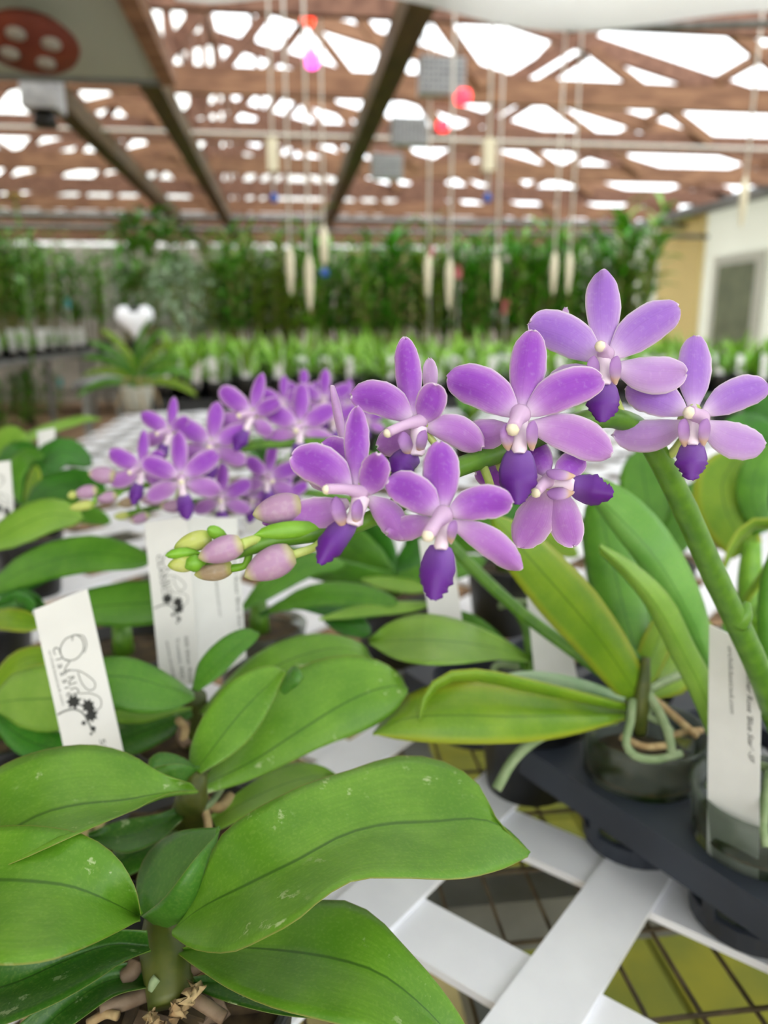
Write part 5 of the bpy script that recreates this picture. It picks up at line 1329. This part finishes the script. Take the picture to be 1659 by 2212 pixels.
def logo(ox, oy, s, sh):
    """orchid logo drawn in pixels: offset, scale, shear of x per y"""
    def q_(L): return [(ox + s * (x - 100 + sh * (y - 1400)), oy + s * (y - 1400)) for x, y in L]
    mk = [('logo_line', 'line', q_([(160, 1372), (140, 1382), (130, 1405), (140, 1425), (163, 1424), (180, 1404), (178, 1382), (166, 1372), (158, 1373), (156, 1384)]), 2.6 * s, 'ink_soft'),
          ('logo_line', 'line', q_([(164, 1371), (180, 1374), (187, 1392), (182, 1410)]), 2.0 * s, 'ink_soft'),
          ('logo_line', 'line', q_([(138, 1424), (150, 1428), (143, 1440), (140, 1450), (152, 1448)]), 2.6 * s, 'ink_soft'),
          ('logo_line', 'line', q_([(141, 1456), (146, 1448), (158, 1448), (170, 1449), (190, 1460), (205, 1475), (203, 1488), (190, 1490), (176, 1474), (168, 1452)]), 2.2 * s, 'ink_soft'),
          ('logo_line', 'line', q_([(146, 1464), (160, 1462), (150, 1472), (150, 1478), (166, 1474)]), 2.6 * s, 'ink_soft'),
          ('logo_line', 'line', q_([(152, 1490), (164, 1486), (170, 1496), (158, 1500), (154, 1506), (168, 1506)]), 2.6 * s, 'ink_soft'),
          ('logo_line', 'line', q_([(172, 1498), (196, 1498), (216, 1508), (218, 1526), (206, 1536)]), 2.0 * s, 'ink_soft'),
          ('logo_stem', 'line', q_([(124, 1544), (140, 1536), (160, 1532), (178, 1540), (190, 1558), (197, 1572), (205, 1582)]), 4.0 * s, 'ink_soft'),
          ('logo_blossom', 'poly', q_(blossom_px(160, 1516, 17, 3)), 1, 'ink'), ('logo_blossom', 'poly', q_(blossom_px(190, 1524, 17, 5)), 1, 'ink'), ('logo_blossom', 'poly', q_(blossom_px(197, 1545, 17, 8)), 1, 'ink'),
          ('logo_bud', 'poly', q_(blossom_px(181, 1562, 6, 9)), 1, 'ink'), ('logo_bud', 'poly', q_(blossom_px(201, 1574, 7, 2)), 1, 'ink'), ('logo_bud', 'poly', q_(blossom_px(197, 1585, 4, 4)), 1, 'ink')]
    return mk
mk_tag('front white tag with the orchid logo, leaning over the broad leaves', (72, 1318), (188, 1272), (292, 1740), (165, 1740), .335, .335, .34,
       [('Classics', (113, 1400), (150, 1522), 15, False, 'ink_mid'), ('orchidclassicsuk.com', (104, 1406), (134, 1524), 7, False, 'ink_soft'), ('505', (214, 1598), (226, 1640), 13, False, 'ink_soft'), ('Tr', (198, 1612), (206, 1640), 11, False, 'ink_soft')],
       logo(100, 1400, 1.0, 0))
mk_tag('white tag with the orchid logo standing behind the bud cluster', (311, 1128), (404, 1118), (432, 1480), (346, 1476), .425, .422, .425,
       [('CLASSICS', (338, 1200), (352, 1292), 12, False, 'ink'), ('505 Silver Road', (398, 1375), (410, 1475), 8, False, 'ink'), ('Truxton, MO', (379, 1378), (391, 1466), 8, False, 'ink'), ('www.orchidc', (358, 1385), (374, 1470), 7, False, 'ink')],
       logo(330, 1208, .74, -.14))
mk_tag('grey-shaded tag with two printed lines beside the logo tag', (404, 1118), (512, 1118), (532, 1420), (434, 1488), .424, .45, .428,
       [('orchidclassicsuk.com', (462, 1235), (474, 1332), 8, False, 'ink_soft'), ("Summer Rose 'Blue Star'", (500, 1180), (516, 1360), 10, False, 'ink')])
mk_tag('plain tag with a faint logo at the bench edge', (-60, 1004), (22, 995), (34, 1160), (-50, 1180), .55, .55, .55, [], logo(-34, 1040, .5, .05))
mk_tag('small blank white tag beside the dark-leaved orchid', (80, 932), (118, 924), (124, 1060), (92, 1064), .74, .74, .74)
mk_tag('blank white tag directly below the front blossom lip', (905, 1165), (975, 1160), (999, 1345), (928, 1345), .475, .475, .475)
mk_tag('blank white tag at the foot of the oval leaf', (1138, 1290), (1215, 1295), (1252, 1490), (1158, 1490), .455, .455, .455)
mk_tag('narrow edge-on tag between the upright leaves', (1275, 1108), (1302, 1116), (1288, 1300), (1258, 1296), .50, .51, .50)
mk_tag('dim tag with black marks among the blurred flowers', (522, 1040), (588, 1046), (604, 1150), (534, 1150), .60, .60, .60, [], [('logo_blossom', 'poly', blossom_px(545, 1085, 14, 3), 1, 'ink'), ('logo_blossom', 'poly', blossom_px(556, 1108, 12, 6), 1, 'ink')])
dfr = .322
mk_tag('tall white tag lettered in italics standing in the clear pot', (1532, 1350), (1645, 1402), (1636, 1960), (1526, 1900), .338, .322, .362,
       [('orchidclassicsuk.com', (1572, 1396), (1577, 1541), 12, True, 'ink_soft'), ("Summer Rose 'Blue Star' -SF", (1611, 1432), (1617, 1646), 13, True, 'ink')])
